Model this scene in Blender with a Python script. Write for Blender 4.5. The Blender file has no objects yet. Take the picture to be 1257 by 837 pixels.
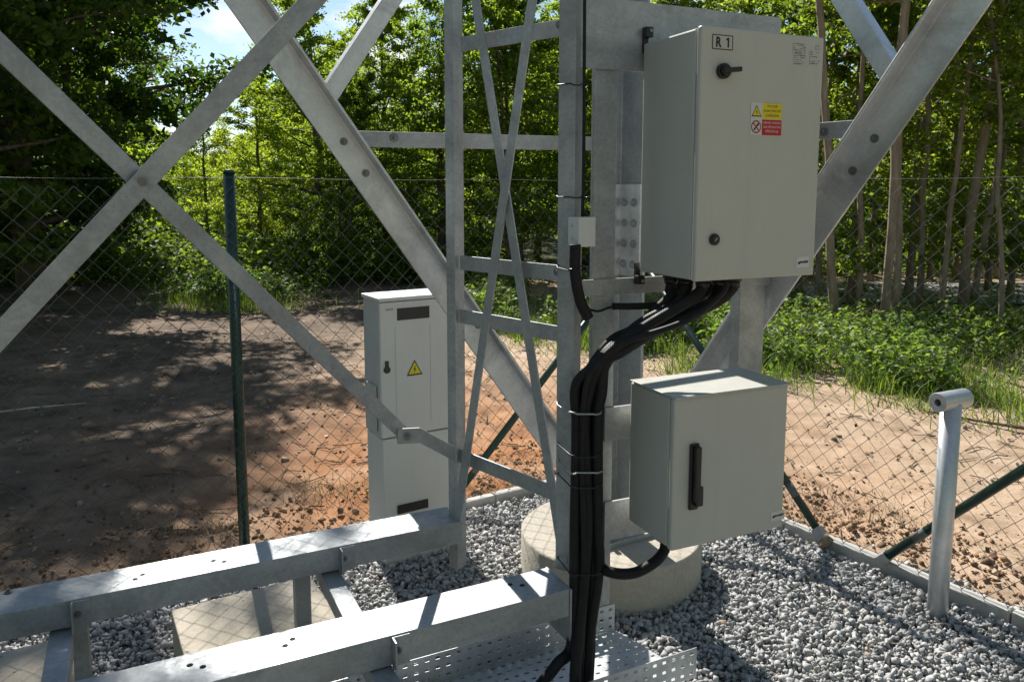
import bpy, bmesh, math, random
import numpy as np
from mathutils import Vector, Matrix, noise
rnd = random.Random(7)
rng = np.random.default_rng(11)
sc = bpy.context.scene
col = sc.collection
R = math.radians
V = Vector

# ------------------------------------------------------------------ camera
H = 1.65; F = 955.0; CX, CY = 628.5, 345.0; PITCH = R(6.75)
cam_d = bpy.data.cameras.new('camera'); cam = bpy.data.objects.new('camera', cam_d); col.objects.link(cam)
cam.location = (0, 0, H); cam.rotation_euler = (R(90) - PITCH, 0, 0)
cam_d.sensor_width = 36; cam_d.lens = F / 1257 * 36; cam_d.shift_y = -(418.5 - CY) / 1257
cam_d.clip_start = 0.05; cam_d.clip_end = 800
sc.camera = cam
cp, sp = math.cos(PITCH), math.sin(PITCH)

def ray(px, py):
    x = (px - CX) / F; y = -(py - CY) / F
    return V((x, cp + y * sp, -sp + y * cp))
def at_z(px, py, z=0.0):
    d = ray(px, py); return V((0, 0, H)) + d * ((z - H) / d.z)
def at_y(px, py, Y):
    d = ray(px, py); return V((0, 0, H)) + d * (Y / d.y)
def at_plane(px, py, P, n):
    d = ray(px, py); O = V((0, 0, H)); return O + d * ((P - O).dot(n) / d.dot(n))
def at_vline(px, py, P):                      # height on the vertical through P seen at row py (P gives X, Y)
    n = V((P.x, P.y, 0)).normalized(); return at_plane(px, py, V((P.x, P.y, 0)), n)

# ------------------------------------------------------------------ render settings, light
sc.view_settings.view_transform = 'Standard'; sc.view_settings.look = 'None'
sc.view_settings.gamma = 1; sc.view_settings.use_curve_mapping = False
sc.view_settings.exposure = 0.80
sc.render.engine = 'CYCLES'
cy = sc.cycles
cy.use_denoising = True
cy.max_bounces = 9; cy.diffuse_bounces = 6; cy.glossy_bounces = 3; cy.transmission_bounces = 4; cy.transparent_max_bounces = 4
cy.caustics_reflective = False; cy.caustics_refractive = False
cy.sample_clamp_indirect = 8
SUN_AZ = R(-23.3); SUN_EL = R(41)
sun_dir = V((math.sin(SUN_AZ) * math.cos(SUN_EL), math.cos(SUN_AZ) * math.cos(SUN_EL), math.sin(SUN_EL)))
sl = bpy.data.lights.new('sun', 'SUN'); sl.energy = 5.0; sl.cycles.max_bounces = 12; sl.angle = R(0.5); sl.color = (1, 0.95, 0.87)
so = bpy.data.objects.new('sun', sl); col.objects.link(so)
so.rotation_euler = sun_dir.to_track_quat('Z', 'Y').to_euler(); so.location = (0, 0, 20)

world = bpy.data.worlds.new('World'); sc.world = world; world.use_nodes = True
wt = world.node_tree; wt.nodes.clear()
wn = wt.nodes.new; wl = wt.links.new
wo = wn('ShaderNodeOutputWorld'); wb = wn('ShaderNodeBackground'); wb.inputs['Strength'].default_value = 0.074
sky = wn('ShaderNodeTexSky'); sky.sky_type = 'NISHITA'; sky.sun_disc = False
sky.sun_elevation = SUN_EL; sky.sun_rotation = SUN_AZ; sky.air_density = 1.0; sky.dust_density = 0.2; sky.ozone_density = 2.2
tc = wn('ShaderNodeTexCoord'); mp = wn('ShaderNodeMapping'); mp.inputs['Scale'].default_value = (1, 1, 2.6)
nz = wn('ShaderNodeTexNoise'); nz.inputs['Scale'].default_value = 5.5; nz.inputs['Detail'].default_value = 7; nz.inputs['Roughness'].default_value = 0.55
rp = wn('ShaderNodeValToRGB'); rp.color_ramp.elements[0].position = 0.55; rp.color_ramp.elements[1].position = 0.68
mx = wn('ShaderNodeMix'); mx.data_type = 'RGBA'
wl(tc.outputs['Generated'], mp.inputs['Vector']); wl(mp.outputs[0], nz.inputs['Vector']); wl(nz.outputs['Fac'], rp.inputs[0])
wl(rp.outputs['Color'], mx.inputs['Factor']); wl(sky.outputs[0], mx.inputs['A']); mx.inputs['B'].default_value = (8.5, 8.7, 9, 1)
wl(mx.outputs['Result'], wb.inputs['Color']); wl(wb.outputs[0], wo.inputs[0])

# ------------------------------------------------------------------ materials
MATS = {}
class NT:
    def __init__(s, name):
        s.m = bpy.data.materials.new(name); s.m.use_nodes = True; s.t = s.m.node_tree
        s.p = s.t.nodes['Principled BSDF']; s.out = s.t.nodes['Material Output']; MATS[name] = s.m
    def n(s, typ, **kw):
        nd = s.t.nodes.new('ShaderNode' + typ)
        for k, v in kw.items():
            if k in nd.inputs.keys() if hasattr(nd.inputs, 'keys') else False: nd.inputs[k].default_value = v
            else: setattr(nd, k, v)
        return nd
    def l(s, a, b): s.t.links.new(a, b)
    def coord(s, kind='Object'): return s.n('TexCoord').outputs[kind]
    def noise(s, vec, scale, detail=4, rough=0.55, dist=0.0):
        nd = s.n('TexNoise'); s.l(vec, nd.inputs['Vector']); nd.inputs['Scale'].default_value = scale
        nd.inputs['Detail'].default_value = detail; nd.inputs['Roughness'].default_value = rough; nd.inputs['Distortion'].default_value = dist
        return nd.outputs['Fac']
    def ramp(s, fac, stops):
        nd = s.n('ValToRGB'); cr = nd.color_ramp
        while len(cr.elements) < len(stops): cr.elements.new(0.5)
        for e, (p, c) in zip(cr.elements, stops):
            e.position = p; e.color = (c, c, c, 1) if isinstance(c, (int, float)) else (*c, 1)
        s.l(fac, nd.inputs[0]); return nd.outputs['Color']
    def mix(s, fac, a, b, mode='MIX'):
        nd = s.n('Mix'); nd.data_type = 'RGBA'; nd.blend_type = mode
        for key, v in (('Factor', fac), ('A', a), ('B', b)):
            if isinstance(v, (int, float)): nd.inputs[key].default_value = v if key == 'Factor' else (v, v, v, 1)
            elif isinstance(v, tuple): nd.inputs[key].default_value = (*v, 1)
            else: s.l(v, nd.inputs[key])
        return nd.outputs['Result']
    def bump(s, h, strength=0.3, dist=0.01):
        nd = s.n('Bump'); nd.inputs['Strength'].default_value = strength; nd.inputs['Distance'].default_value = dist
        s.l(h, nd.inputs['Height']); s.l(nd.outputs[0], s.p.inputs['Normal'])
    def set(s, base=None, rough=None, metal=None, spec=None):
        for key, v in (('Base Color', base), ('Roughness', rough), ('Metallic', metal), ('Specular IOR Level', spec)):
            if v is None: continue
            if isinstance(v, (int, float)): s.p.inputs[key].default_value = v
            elif isinstance(v, tuple): s.p.inputs[key].default_value = (*v, 1)
            else: s.l(v, s.p.inputs[key])
        return s.m

def plain(name, base, rough=0.5, metal=0.0, spec=0.5, dirt=0.12):
    k = NT(name); c = k.coord()
    b = k.noise(c, 9, 5); d = tuple(x * (1 - dirt * 2) for x in base); li = tuple(min(1, x * (1 + dirt * .5)) for x in base)
    k.set(k.ramp(b, [(0.3, d), (0.7, li)]), k.ramp(k.noise(c, 30, 3), [(0.3, max(0, rough - .08)), (0.7, min(1, rough + .1))]), metal, spec)
    return k.m

def galvanised(name, lo, hi, metal, rough):
    k = NT(name); c = k.coord()
    vo = k.n('TexVoronoi'); k.l(c, vo.inputs['Vector']); vo.inputs['Scale'].default_value = 130
    sep = k.n('SeparateColor'); k.l(vo.outputs['Color'], sep.inputs[0])
    big = k.noise(c, 7, 6, 0.6, 0.6); fine = k.noise(c, 60, 3)
    f = k.mix(0.14, big, sep.outputs[0]); f = k.mix(0.25, f, fine)
    base = k.ramp(f, [(0.30, lo), (0.52, tuple((a + b) / 2 for a, b in zip(lo, hi))), (0.72, hi)])
    stain = k.ramp(k.noise(c, 2.6, 7, 0.68, 1.2), [(0.50, 0.0), (0.70, 0.75)])
    base = k.mix(stain, base, (0.27, 0.275, 0.27))
    spots = k.ramp(k.noise(c, 120, 2), [(0.69, 0.0), (0.74, 0.6)])
    base = k.mix(spots, base, (0.12, 0.12, 0.115))
    oi = k.n('ObjectInfo'); base = k.mix(k.ramp(oi.outputs['Random'], [(0, 0.0), (1, 0.25)]), base, (0.27, 0.285, 0.295))
    k.set(base, k.ramp(f, [(0.3, rough + .14), (0.7, rough - .06)]), metal, 0.5)
    k.bump(k.mix(0.5, fine, big), 0.12, 0.004)
    return k.m
GALV = galvanised('galvanised_steel', (0.29, 0.31, 0.325), (0.50, 0.525, 0.535), 0.58, 0.54)
GALVB = galvanised('bright_zinc_steel', (0.54, 0.57, 0.60), (0.78, 0.80, 0.82), 0.60, 0.38)
ZINC = galvanised('dull_zinc_steel', (0.28, 0.29, 0.30), (0.46, 0.47, 0.47), 0.35, 0.5)
BOLT = plain('bolt_steel', (0.22, 0.225, 0.23), 0.45, 0.7)
HOLE_SHADE = plain('hole_shade_disc', (0.012, 0.012, 0.012), 0.9)
def weathered(name, base, rough):
    k = NT(name); c = k.coord(); m = k.n('Mapping'); k.l(c, m.inputs[0]); m.inputs['Scale'].default_value = (1, 1, .07)
    run = k.ramp(k.noise(m.outputs[0], 26, 4, 0.6), [(0.50, 0.0), (0.78, 0.30)]); sm = k.ramp(k.noise(c, 5, 6, 0.7, 1.0), [(0.42, 0.0), (0.75, 0.22)]); sp_ = k.ramp(k.noise(c, 160, 2), [(0.70, 0.0), (0.75, 0.35)])
    b = k.mix(run, base, tuple(x * .82 for x in base)); b = k.mix(sm, b, tuple(x * y for x, y in zip(base, (.86, .83, .76)))); b = k.mix(sp_, b, tuple(x * .6 for x in base))
    k.set(b, k.ramp(k.noise(c, 7, 5, .6), [(0.3, rough - .06), (0.7, rough + .14)]), 0, 0.5); k.bump(k.noise(c, 420, 2), 0.04, 0.001); return k.m
PAINT = weathered('light_grey_paint', (0.495, 0.497, 0.455), 0.40)
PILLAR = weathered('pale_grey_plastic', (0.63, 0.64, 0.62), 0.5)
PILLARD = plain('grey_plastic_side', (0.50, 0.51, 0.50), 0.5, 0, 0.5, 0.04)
BLACK = plain('black_plastic', (0.012, 0.012, 0.013), 0.38, 0, 0.5)
CONDUIT = plain('black_conduit_plastic', (0.013, 0.013, 0.0135), 0.62, 0, 0.3)
RUBBER = plain('dark_gasket', (0.03, 0.03, 0.03), 0.7)
GREEN = plain('green_coated_steel', (0.006, 0.036, 0.027), 0.35, 0, 0.5, 0.1)
WIRE = plain('green_coated_wire', (0.10, 0.115, 0.105), 0.4, 0, 0.5, 0.15)
WIREL = plain('plain_wire', (0.14, 0.145, 0.14), 0.5, 0.3)
WHITE = plain('white_sticker', (0.62, 0.62, 0.61), 0.5, 0, 0.4, 0.02)
YELLOW = plain('yellow_sticker', (0.72, 0.60, 0.02), 0.45, 0, 0.4, 0.02)
RED = plain('red_sticker', (0.48, 0.012, 0.02), 0.45, 0, 0.4, 0.02)
INK = plain('black_ink', (0.015, 0.015, 0.015), 0.6)
INKG = plain('grey_ink', (0.17, 0.17, 0.17), 0.6)
STICK = plain('weathered_wood', (0.20, 0.15, 0.10), 0.85, 0, 0.2, 0.25)
PALE = plain('pale_bare_wood', (0.50, 0.46, 0.38), 0.8, 0, 0.2, 0.2)

def concrete(name, lo, hi):
    k = NT(name); c = k.coord()
    a = k.noise(c, 3.2, 7, 0.65, 0.4); b = k.noise(c, 55, 4)
    base = k.ramp(k.mix(0.4, a, b), [(0.3, lo), (0.7, hi)])
    vo = k.n('TexVoronoi'); k.l(c, vo.inputs['Vector']); vo.inputs['Scale'].default_value = 16; vo.inputs['Randomness'].default_value = 1
    pit = k.ramp(vo.outputs['Distance'], [(0.06, 1.0), (0.11, 0.0)])
    msk = k.mix(1.0, pit, k.ramp(k.noise(c, 5, 2), [(0.5, 0.0), (0.55, 0.8)]), 'MULTIPLY')
    base = k.mix(msk, base, (0.13, 0.115, 0.095))
    k.set(base, 0.88, 0, 0.3); k.bump(k.mix(msk, b, 0.0), 0.35, 0.006)
    return k.m
CONC = concrete('cast_concrete', (0.33, 0.30, 0.245), (0.52, 0.48, 0.41))
CONCL = concrete('paving_concrete', (0.37, 0.33, 0.265), (0.52, 0.475, 0.39))
KERB = concrete('kerb_concrete', (0.36, 0.355, 0.335), (0.53, 0.525, 0.50))

def soil_mat():
    k = NT('bare_soil'); c = k.coord()
    a = k.noise(c, 0.55, 6, 0.6, 0.8); b = k.noise(c, 3.1, 8, 0.7, 0.5); d = k.noise(c, 42, 5, 0.7)
    tan = k.ramp(b, [(0.28, (0.24, 0.17, 0.115)), (0.45, (0.40, 0.29, 0.20)), (0.62, (0.50, 0.38, 0.275)), (0.8, (0.58, 0.47, 0.36))])
    org = k.ramp(b, [(0.3, (0.16, 0.07, 0.032)), (0.5, (0.34, 0.155, 0.066)), (0.72, (0.47, 0.25, 0.12))])
    drk = k.ramp(b, [(0.3, (0.055, 0.04, 0.03)), (0.7, (0.165, 0.125, 0.095))])
    sx = k.n('SeparateXYZ'); k.l(c, sx.inputs[0])
    # reddish dug soil along the enclosure's left side, dark humus with tree shade painted in to the west
    near = k.n('VectorMath', operation='DISTANCE'); k.l(c, near.inputs[0]); near.inputs[1].default_value = (-0.55, 4.6, 0)
    w1 = k.mix(0.55, k.ramp(near.outputs['Value'], [(0.0, 1.0), (1.0, 0.0)]), a)
    mr = k.n('MapRange'); k.l(near.outputs['Value'], mr.inputs[0]); mr.inputs[1].default_value = 0.6; mr.inputs[2].default_value = 3.2; mr.inputs[3].default_value = 1.0; mr.inputs[4].default_value = 0.0
    f1 = k.mix(1.0, mr.outputs[0], k.ramp(a, [(0.30, 0.25), (0.52, 1.0)]), 'MULTIPLY')
    base = k.mix(f1, tan, org)
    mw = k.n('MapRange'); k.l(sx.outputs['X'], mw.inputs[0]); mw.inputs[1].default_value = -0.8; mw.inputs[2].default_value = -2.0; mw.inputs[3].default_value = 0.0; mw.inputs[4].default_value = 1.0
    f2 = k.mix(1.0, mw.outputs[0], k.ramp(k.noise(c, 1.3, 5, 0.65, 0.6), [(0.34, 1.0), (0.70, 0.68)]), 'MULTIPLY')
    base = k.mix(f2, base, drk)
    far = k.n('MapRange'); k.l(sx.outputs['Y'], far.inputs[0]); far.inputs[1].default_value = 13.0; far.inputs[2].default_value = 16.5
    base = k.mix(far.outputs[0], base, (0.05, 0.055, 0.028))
    deb = k.ramp(k.noise(c, 75, 3, 0.6, 1.5), [(0.62, 0.0), (0.68, 0.75)])
    base = k.mix(deb, base, (0.085, 0.062, 0.045))
    k.set(base, 0.95, 0, 0.15); k.bump(k.mix(0.5, b, d), 0.55, 0.03)
    return k.m
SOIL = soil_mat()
def stone_mat(name, stops, rough=0.85):
    k = NT(name); g = k.n('NewGeometry'); c = k.coord()
    base = k.ramp(g.outputs['Random Per Island'], stops)
    n1 = k.noise(c, 60, 5, 0.65)
    base = k.mix(1.0, base, k.ramp(n1, [(0.3, 0.72), (0.7, 1.12)]), 'MULTIPLY')
    k.set(base, rough, 0, 0.3); k.bump(n1, 0.4, 0.004)
    return k.m
STONE = stone_mat('crushed_stone', [(0, (0.33, 0.332, 0.33)), (0.4, (0.40, 0.402, 0.40)), (0.75, (0.46, 0.46, 0.455)), (0.97, (0.56, 0.555, 0.54)), (1, (0.42, 0.31, 0.21))])
CLOD = stone_mat('soil_clod', [(0, (0.13, 0.08, 0.05)), (0.5, (0.27, 0.165, 0.10)), (1, (0.42, 0.28, 0.18))], 0.95)
ROCK = stone_mat('field_stone', [(0, (0.24, 0.19, 0.14)), (1, (0.34, 0.28, 0.21))], 0.9)
k = NT('gravel_fines'); k.set(k.ramp(k.noise(k.coord(), 60, 6, 0.7), [(0.3, (0.14, 0.14, 0.138)), (0.7, (0.33, 0.33, 0.325))]), 0.95, 0, 0.2); k.bump(k.noise(k.coord(), 45, 4), 0.8, 0.02); FINES = k.m
k = NT('road_surface'); k.set(k.ramp(k.noise(k.coord(), 4, 7, 0.7), [(0.3, (0.24, 0.235, 0.22)), (0.7, (0.40, 0.385, 0.36))]), 0.95, 0, 0.2); ROAD = k.m

def leaf_mat(name, stops, trans, tw=0.42, rough=0.45):
    k = NT(name); g = k.n('NewGeometry'); oi = k.n('ObjectInfo')
    base = k.ramp(g.outputs['Random Per Island'], stops)
    hsv = k.n('HueSaturation'); k.l(base, hsv.inputs['Color'])
    mr = k.n('MapRange'); k.l(oi.outputs['Random'], mr.inputs[0]); mr.inputs[3].default_value = 0.8; mr.inputs[4].default_value = 1.2; k.l(mr.outputs[0], hsv.inputs['Value'])
    mr2 = k.n('MapRange'); k.l(oi.outputs['Random'], mr2.inputs[0]); mr2.inputs[3].default_value = 0.513; mr2.inputs[4].default_value = 0.487; k.l(mr2.outputs[0], hsv.inputs['Hue'])
    k.set(hsv.outputs[0], rough + .12, 0, 0.22)
    tr = k.n('BsdfTranslucent'); tcol = k.mix(1.0, hsv.outputs[0], trans, 'MULTIPLY'); k.l(tcol, tr.inputs['Color'])
    ms = k.n('MixShader'); ms.inputs[0].default_value = tw; k.l(k.p.outputs[0], ms.inputs[1]); k.l(tr.outputs[0], ms.inputs[2]); k.l(ms.outputs[0], k.out.inputs[0])
    return k.m
LEAF_DARK = leaf_mat('oak_leaf', [(0, (0.03, 0.06, 0.012)), (0.5, (0.06, 0.105, 0.018)), (1, (0.11, 0.16, 0.025))], (2.6, 2.6, 1.1), 0.42)
LEAF_MID = leaf_mat('young_leaf', [(0, (0.08, 0.12, 0.018)), (0.5, (0.14, 0.195, 0.03)), (1, (0.21, 0.27, 0.045))], (2.7, 2.7, 1.2), 0.58)
LEAF_FOR = leaf_mat('forest_leaf', [(0, (0.06, 0.095, 0.015)), (0.6, (0.11, 0.16, 0.025)), (1, (0.17, 0.225, 0.036))], (2.7, 2.65, 1.2), 0.56)
WEED = leaf_mat('weed_leaf', [(0, (0.05, 0.10, 0.022)), (0.6, (0.10, 0.165, 0.035)), (1, (0.19, 0.25, 0.07))], (2.3, 2.3, 1.1), 0.45, 0.4)
GRASS = leaf_mat('grass_blade', [(0, (0.06, 0.12, 0.018)), (0.6, (0.11, 0.18, 0.025)), (1, (0.19, 0.22, 0.05))], (1.9, 2.0, 1.0), 0.4)
STRAW = leaf_mat('dry_straw', [(0, (0.20, 0.14, 0.075)), (0.5, (0.33, 0.24, 0.14)), (1, (0.44, 0.36, 0.22))], (1.2, 1.1, 0.8), 0.2)
LITTER = leaf_mat('dead_leaf', [(0, (0.07, 0.045, 0.028)), (0.6, (0.17, 0.105, 0.06)), (1, (0.32, 0.23, 0.14))], (1, 1, 1), 0.1)
def bark(name, lo, hi):
    k = NT(name); c = k.coord(); m = k.n('Mapping'); k.l(c, m.inputs[0]); m.inputs['Scale'].default_value = (1, 1, 0.22)
    a = k.noise(m.outputs[0], 14, 6, 0.65); k.set(k.ramp(a, [(0.3, lo), (0.7, hi)]), 0.9, 0, 0.2); k.bump(a, 0.7, 0.02); return k.m
BARK = bark('grey_brown_bark', (0.07, 0.055, 0.04), (0.20, 0.16, 0.12))
BARKL = bark('pale_bark', (0.17, 0.135, 0.10), (0.38, 0.31, 0.235))

# ------------------------------------------------------------------ object helpers
def tag(o, label, cat, group=None, kind=None):
    if label: o['label'] = label
    if cat: o['category'] = cat
    if group: o['group'] = group
    if kind: o['kind'] = kind
    return o
def thing(name, label, cat, loc, group=None):
    o = bpy.data.objects.new(name, None); col.objects.link(o); o.location = loc; o.empty_display_size = 0.05
    return tag(o, label, cat, group)
def root_loc(o):
    while o.parent: o = o.parent
    return V(o.location)

class MB:
    def __init__(s): s.v = []; s.f = []; s.mi = []; s.sm = []
    def add(s, vs, fs, mi=0, smooth=False):
        b = len(s.v); s.v += [tuple(x) for x in vs]
        for f in fs: s.f.append(tuple(b + i for i in f)); s.mi.append(mi); s.sm.append(smooth)
        return s
    def box(s, c, ax, ay, az, hx, hy, hz, mi=0):
        c = V(c); ax, ay, az = V(ax) * hx, V(ay) * hy, V(az) * hz
        vs = [c + ax * i + ay * j + az * k for i in (-1, 1) for j in (-1, 1) for k in (-1, 1)]
        return s.add(vs, [(0, 1, 3, 2), (4, 6, 7, 5), (0, 4, 5, 1), (2, 3, 7, 6), (0, 2, 6, 4), (1, 5, 7, 3)], mi)
    def prism(s, prof, p0, p1, ax, ay, mi=0, smooth=False):
        p0, p1, ax, ay = V(p0), V(p1), V(ax), V(ay); n = len(prof)
        vs = [p0 + ax * a + ay * b for a, b in prof] + [p1 + ax * a + ay * b for a, b in prof]
        fs = [(i, (i + 1) % n, n + (i + 1) % n, n + i) for i in range(n)]
        s.add(vs, fs, mi, smooth)
        b = len(s.v) - 2 * n
        s.f.append(tuple(b + i for i in reversed(range(n)))); s.mi.append(mi); s.sm.append(False)
        s.f.append(tuple(b + n + i for i in range(n))); s.mi.append(mi); s.sm.append(False)
        return s
    def angle(s, p0, p1, ax, ay, a, b, t, mi=0):         # an L section, its corner on the line p0-p1
        return s.prism([(0, 0), (a, 0), (a, t), (t, t), (t, b), (0, b)], p0, p1, ax, ay, mi)
    def bar(s, p0, p1, ax, w, t, mi=0):                  # flat bar: w wide along ax, t thick across
        p0, p1 = V(p0), V(p1); d = (p1 - p0).normalized(); ax = V(ax); ax = (ax - d * ax.dot(d)).normalized(); ay = d.cross(ax)
        return s.prism([(-w / 2, -t / 2), (w / 2, -t / 2), (w / 2, t / 2), (-w / 2, t / 2)], p0, p1, ax, ay, mi)
    def cyl(s, p0, p1, r, n=12, mi=0, r1=None):
        p0, p1 = V(p0), V(p1); d = (p1 - p0).normalized(); ax = d.orthogonal().normalized(); ay = d.cross(ax)
        r1 = r if r1 is None else r1
        cs = [(math.cos(2 * math.pi * i / n), math.sin(2 * math.pi * i / n)) for i in range(n)]
        vs = [p0 + ax * c * r + ay * q * r for c, q in cs] + [p1 + ax * c * r1 + ay * q * r1 for c, q in cs]
        b = len(s.v)
        s.add(vs, [(i, (i + 1) % n, n + (i + 1) % n, n + i) for i in range(n)], mi, True)
        s.f += [tuple(b + i for i in reversed(range(n))), tuple(b + n + i for i in range(n))]; s.mi += [mi, mi]; s.sm += [False, False]
        return s
    def tube(s, pts, rad, n=8, mi=0, closed=False, cap=True, up=None):
        pts = [V(p) for p in pts]; m = len(pts); b = len(s.v)
        rad = rad if hasattr(rad, '__len__') else [rad] * m
        ref = V(up) if up else None
        prev = None
        for i, p in enumerate(pts):
            if closed: d = pts[(i + 1) % m] - pts[i - 1]
            else: d = pts[min(i + 1, m - 1)] - pts[max(i - 1, 0)]
            d = d.normalized() if d.length > 1e-9 else V((0, 0, 1))
            ax = (prev - d * prev.dot(d)) if prev is not None else (ref - d * ref.dot(d) if ref else d.orthogonal())
            if ax.length < 1e-6: ax = d.orthogonal()
            ax.normalize(); prev = ax; ay = d.cross(ax)
            for j in range(n):
                a = 2 * math.pi * j / n; s.v.append(tuple(p + ax * (math.cos(a) * rad[i]) + ay * (math.sin(a) * rad[i])))
        for i in range(m if closed else m - 1):
            i2 = (i + 1) % m
            for j in range(n):
                s.f.append((b + i * n + j, b + i * n + (j + 1) % n, b + i2 * n + (j + 1) % n, b + i2 * n + j)); s.mi.append(mi); s.sm.append(True)
        if cap and not closed:
            s.f += [tuple(b + j for j in reversed(range(n))), tuple(b + (m - 1) * n + j for j in range(n))]; s.mi += [mi, mi]; s.sm += [False, False]
        return s
    def bolt(s, p, n, r=0.011, h=0.009, mi=0):
        n = V(n).normalized(); p = V(p)
        s.cyl(p, p + n * 0.003, r * 1.5, 14, mi); s.cyl(p + n * 0.0025, p + n * h, r, 6, mi); s.cyl(p + n * h, p + n * (h + .006), r * .55, 8, mi)
        return s
    def build(s, name, mats, parent=None, bevel=0.0, label=None, segs=2):
        me = bpy.data.meshes.new(name); off = root_loc(parent) if parent else V((0, 0, 0))
        me.from_pydata([(a - off.x, b - off.y, c - off.z) for a, b, c in s.v], [], s.f)
        mats = mats if isinstance(mats, (list, tuple)) else [mats]
        for m in mats: me.materials.append(m)
        me.polygons.foreach_set('material_index', s.mi); me.polygons.foreach_set('use_smooth', s.sm)
        bm = bmesh.new(); bm.from_mesh(me); bmesh.ops.recalc_face_normals(bm, faces=bm.faces); bm.to_mesh(me); bm.free()
        o = bpy.data.objects.new(name, me); col.objects.link(o)
        if parent: o.parent = parent
        if label: o['label'] = label
        if bevel:
            md = o.modifiers.new('bevel', 'BEVEL'); md.width = bevel; md.segments = segs; md.limit_method = 'ANGLE'; md.angle_limit = R(40)
        return o

def bolts(parent, items, mat, name='bolt'):
    for p, n, r_, h_ in items: MB().bolt(p, n, r_, h_).build(name, mat, parent)

def np_mesh(name, verts, faces, mats, smooth=False):
    me = bpy.data.meshes.new(name); nv, nf, kf = len(verts), len(faces), faces.shape[1]
    me.vertices.add(nv); me.vertices.foreach_set('co', verts.astype(np.float32).ravel())
    me.loops.add(nf * kf); me.loops.foreach_set('vertex_index', faces.astype(np.int32).ravel())
    me.polygons.add(nf); me.polygons.foreach_set('loop_start', np.arange(0, nf * kf, kf, dtype=np.int32))
    me.update(calc_edges=True)
    if smooth: me.polygons.foreach_set('use_smooth', np.ones(nf, bool))
    me.materials.append(mats); me.validate(); return me
def np_obj(name, me, parent=None):
    o = bpy.data.objects.new(name, me); col.objects.link(o)
    if parent: o.parent = parent
    return o
UP = V((0, 0, 1))
def hd(deg): return V((math.sin(R(deg)), math.cos(R(deg)), 0))     # horizontal direction, degrees right of the view

# ------------------------------------------------------------------ plan of the site
UB = hd(64); VB = hd(154)                    # along the frame's beams (away), across them (towards the camera)
W = hd(66.2); N = hd(156.2)                  # along the cabinets' fronts, out of the fronts
PAD = V((0.43, 3.25, 0)); PAD_R = 0.39; PAD_H = 0.18
FC = V((0.74, 4.47, 0))                      # fence corner
FL = V((-0.86, -0.51, 0)).normalized(); FR = V((0.585, -0.811, 0)).normalized()
NL = V((-FL.y, FL.x, 0)); NL = NL if NL.y > 0 else -NL    # outward normals
NR = V((FR.y, -FR.x, 0)); NR = NR if NR.x > 0 else -NR

# ------------------------------------------------------------------ ground
def ground_h(x, y):
    dl = (V((x, y, 0)) - FC).dot(NL); dr = (V((x, y, 0)) - FC).dot(NR); d = max(dl, dr)
    if d < 0.03: return -0.05
    h = noise.noise(V((x * .6, y * .6, 1.3))) * .05 + noise.noise(V((x * 2.3, y * 2.3, 4))) * .022 + noise.noise(V((x * 7, y * 7, 9))) * .012
    h += .045 * math.exp(-((d - .35) / .28) ** 2) * (0.6 + 0.8 * noise.noise(V((x * 3, y * 3, 2)))) + abs(noise.noise(V((x * 13, y * 13, 2)))) * .03 * math.exp(-((d - .4) / .4) ** 2)
    if x > 6 or y > 11: h += 0.0
    return h * min(1, (d - .03) / .15) - 0.01
xs = np.concatenate([np.linspace(-200, -9, 18)[:-1], np.linspace(-9, -4, 34)[:-1], np.linspace(-4, 4.6, 190)[:-1], np.linspace(4.6, 9, 30)[:-1], np.linspace(9, 200, 18)])
ys = np.concatenate([np.linspace(-60, 1, 12)[:-1], np.linspace(1, 8, 150)[:-1], np.linspace(8, 14, 60)[:-1], np.linspace(14, 300, 26)])
gv = np.array([(x, y, ground_h(x, y)) for y in ys for x in xs])
nx = len(xs); ii = np.arange((len(ys) - 1) * (nx - 1)); a = (ii // (nx - 1)) * nx + ii % (nx - 1)
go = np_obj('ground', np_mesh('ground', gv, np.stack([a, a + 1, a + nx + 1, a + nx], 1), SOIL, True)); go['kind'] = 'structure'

# gravel bed inside the fence
def inside(x, y, m=0.0): p = V((x, y, 0)) - FC; return p.dot(NL) < -m and p.dot(NR) < -m
m = MB(); A = FC - NL * .03 - NR * .03
m.add([A, A + FR * 5.5, A + FR * 5.5 + FL * 6, A + FL * 6], [(0, 1, 2, 3)])
for i in range(4): m.v[i] = (m.v[i][0], m.v[i][1], -0.018)
m.build('gravel_bed', FINES)['kind'] = 'structure'

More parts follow.
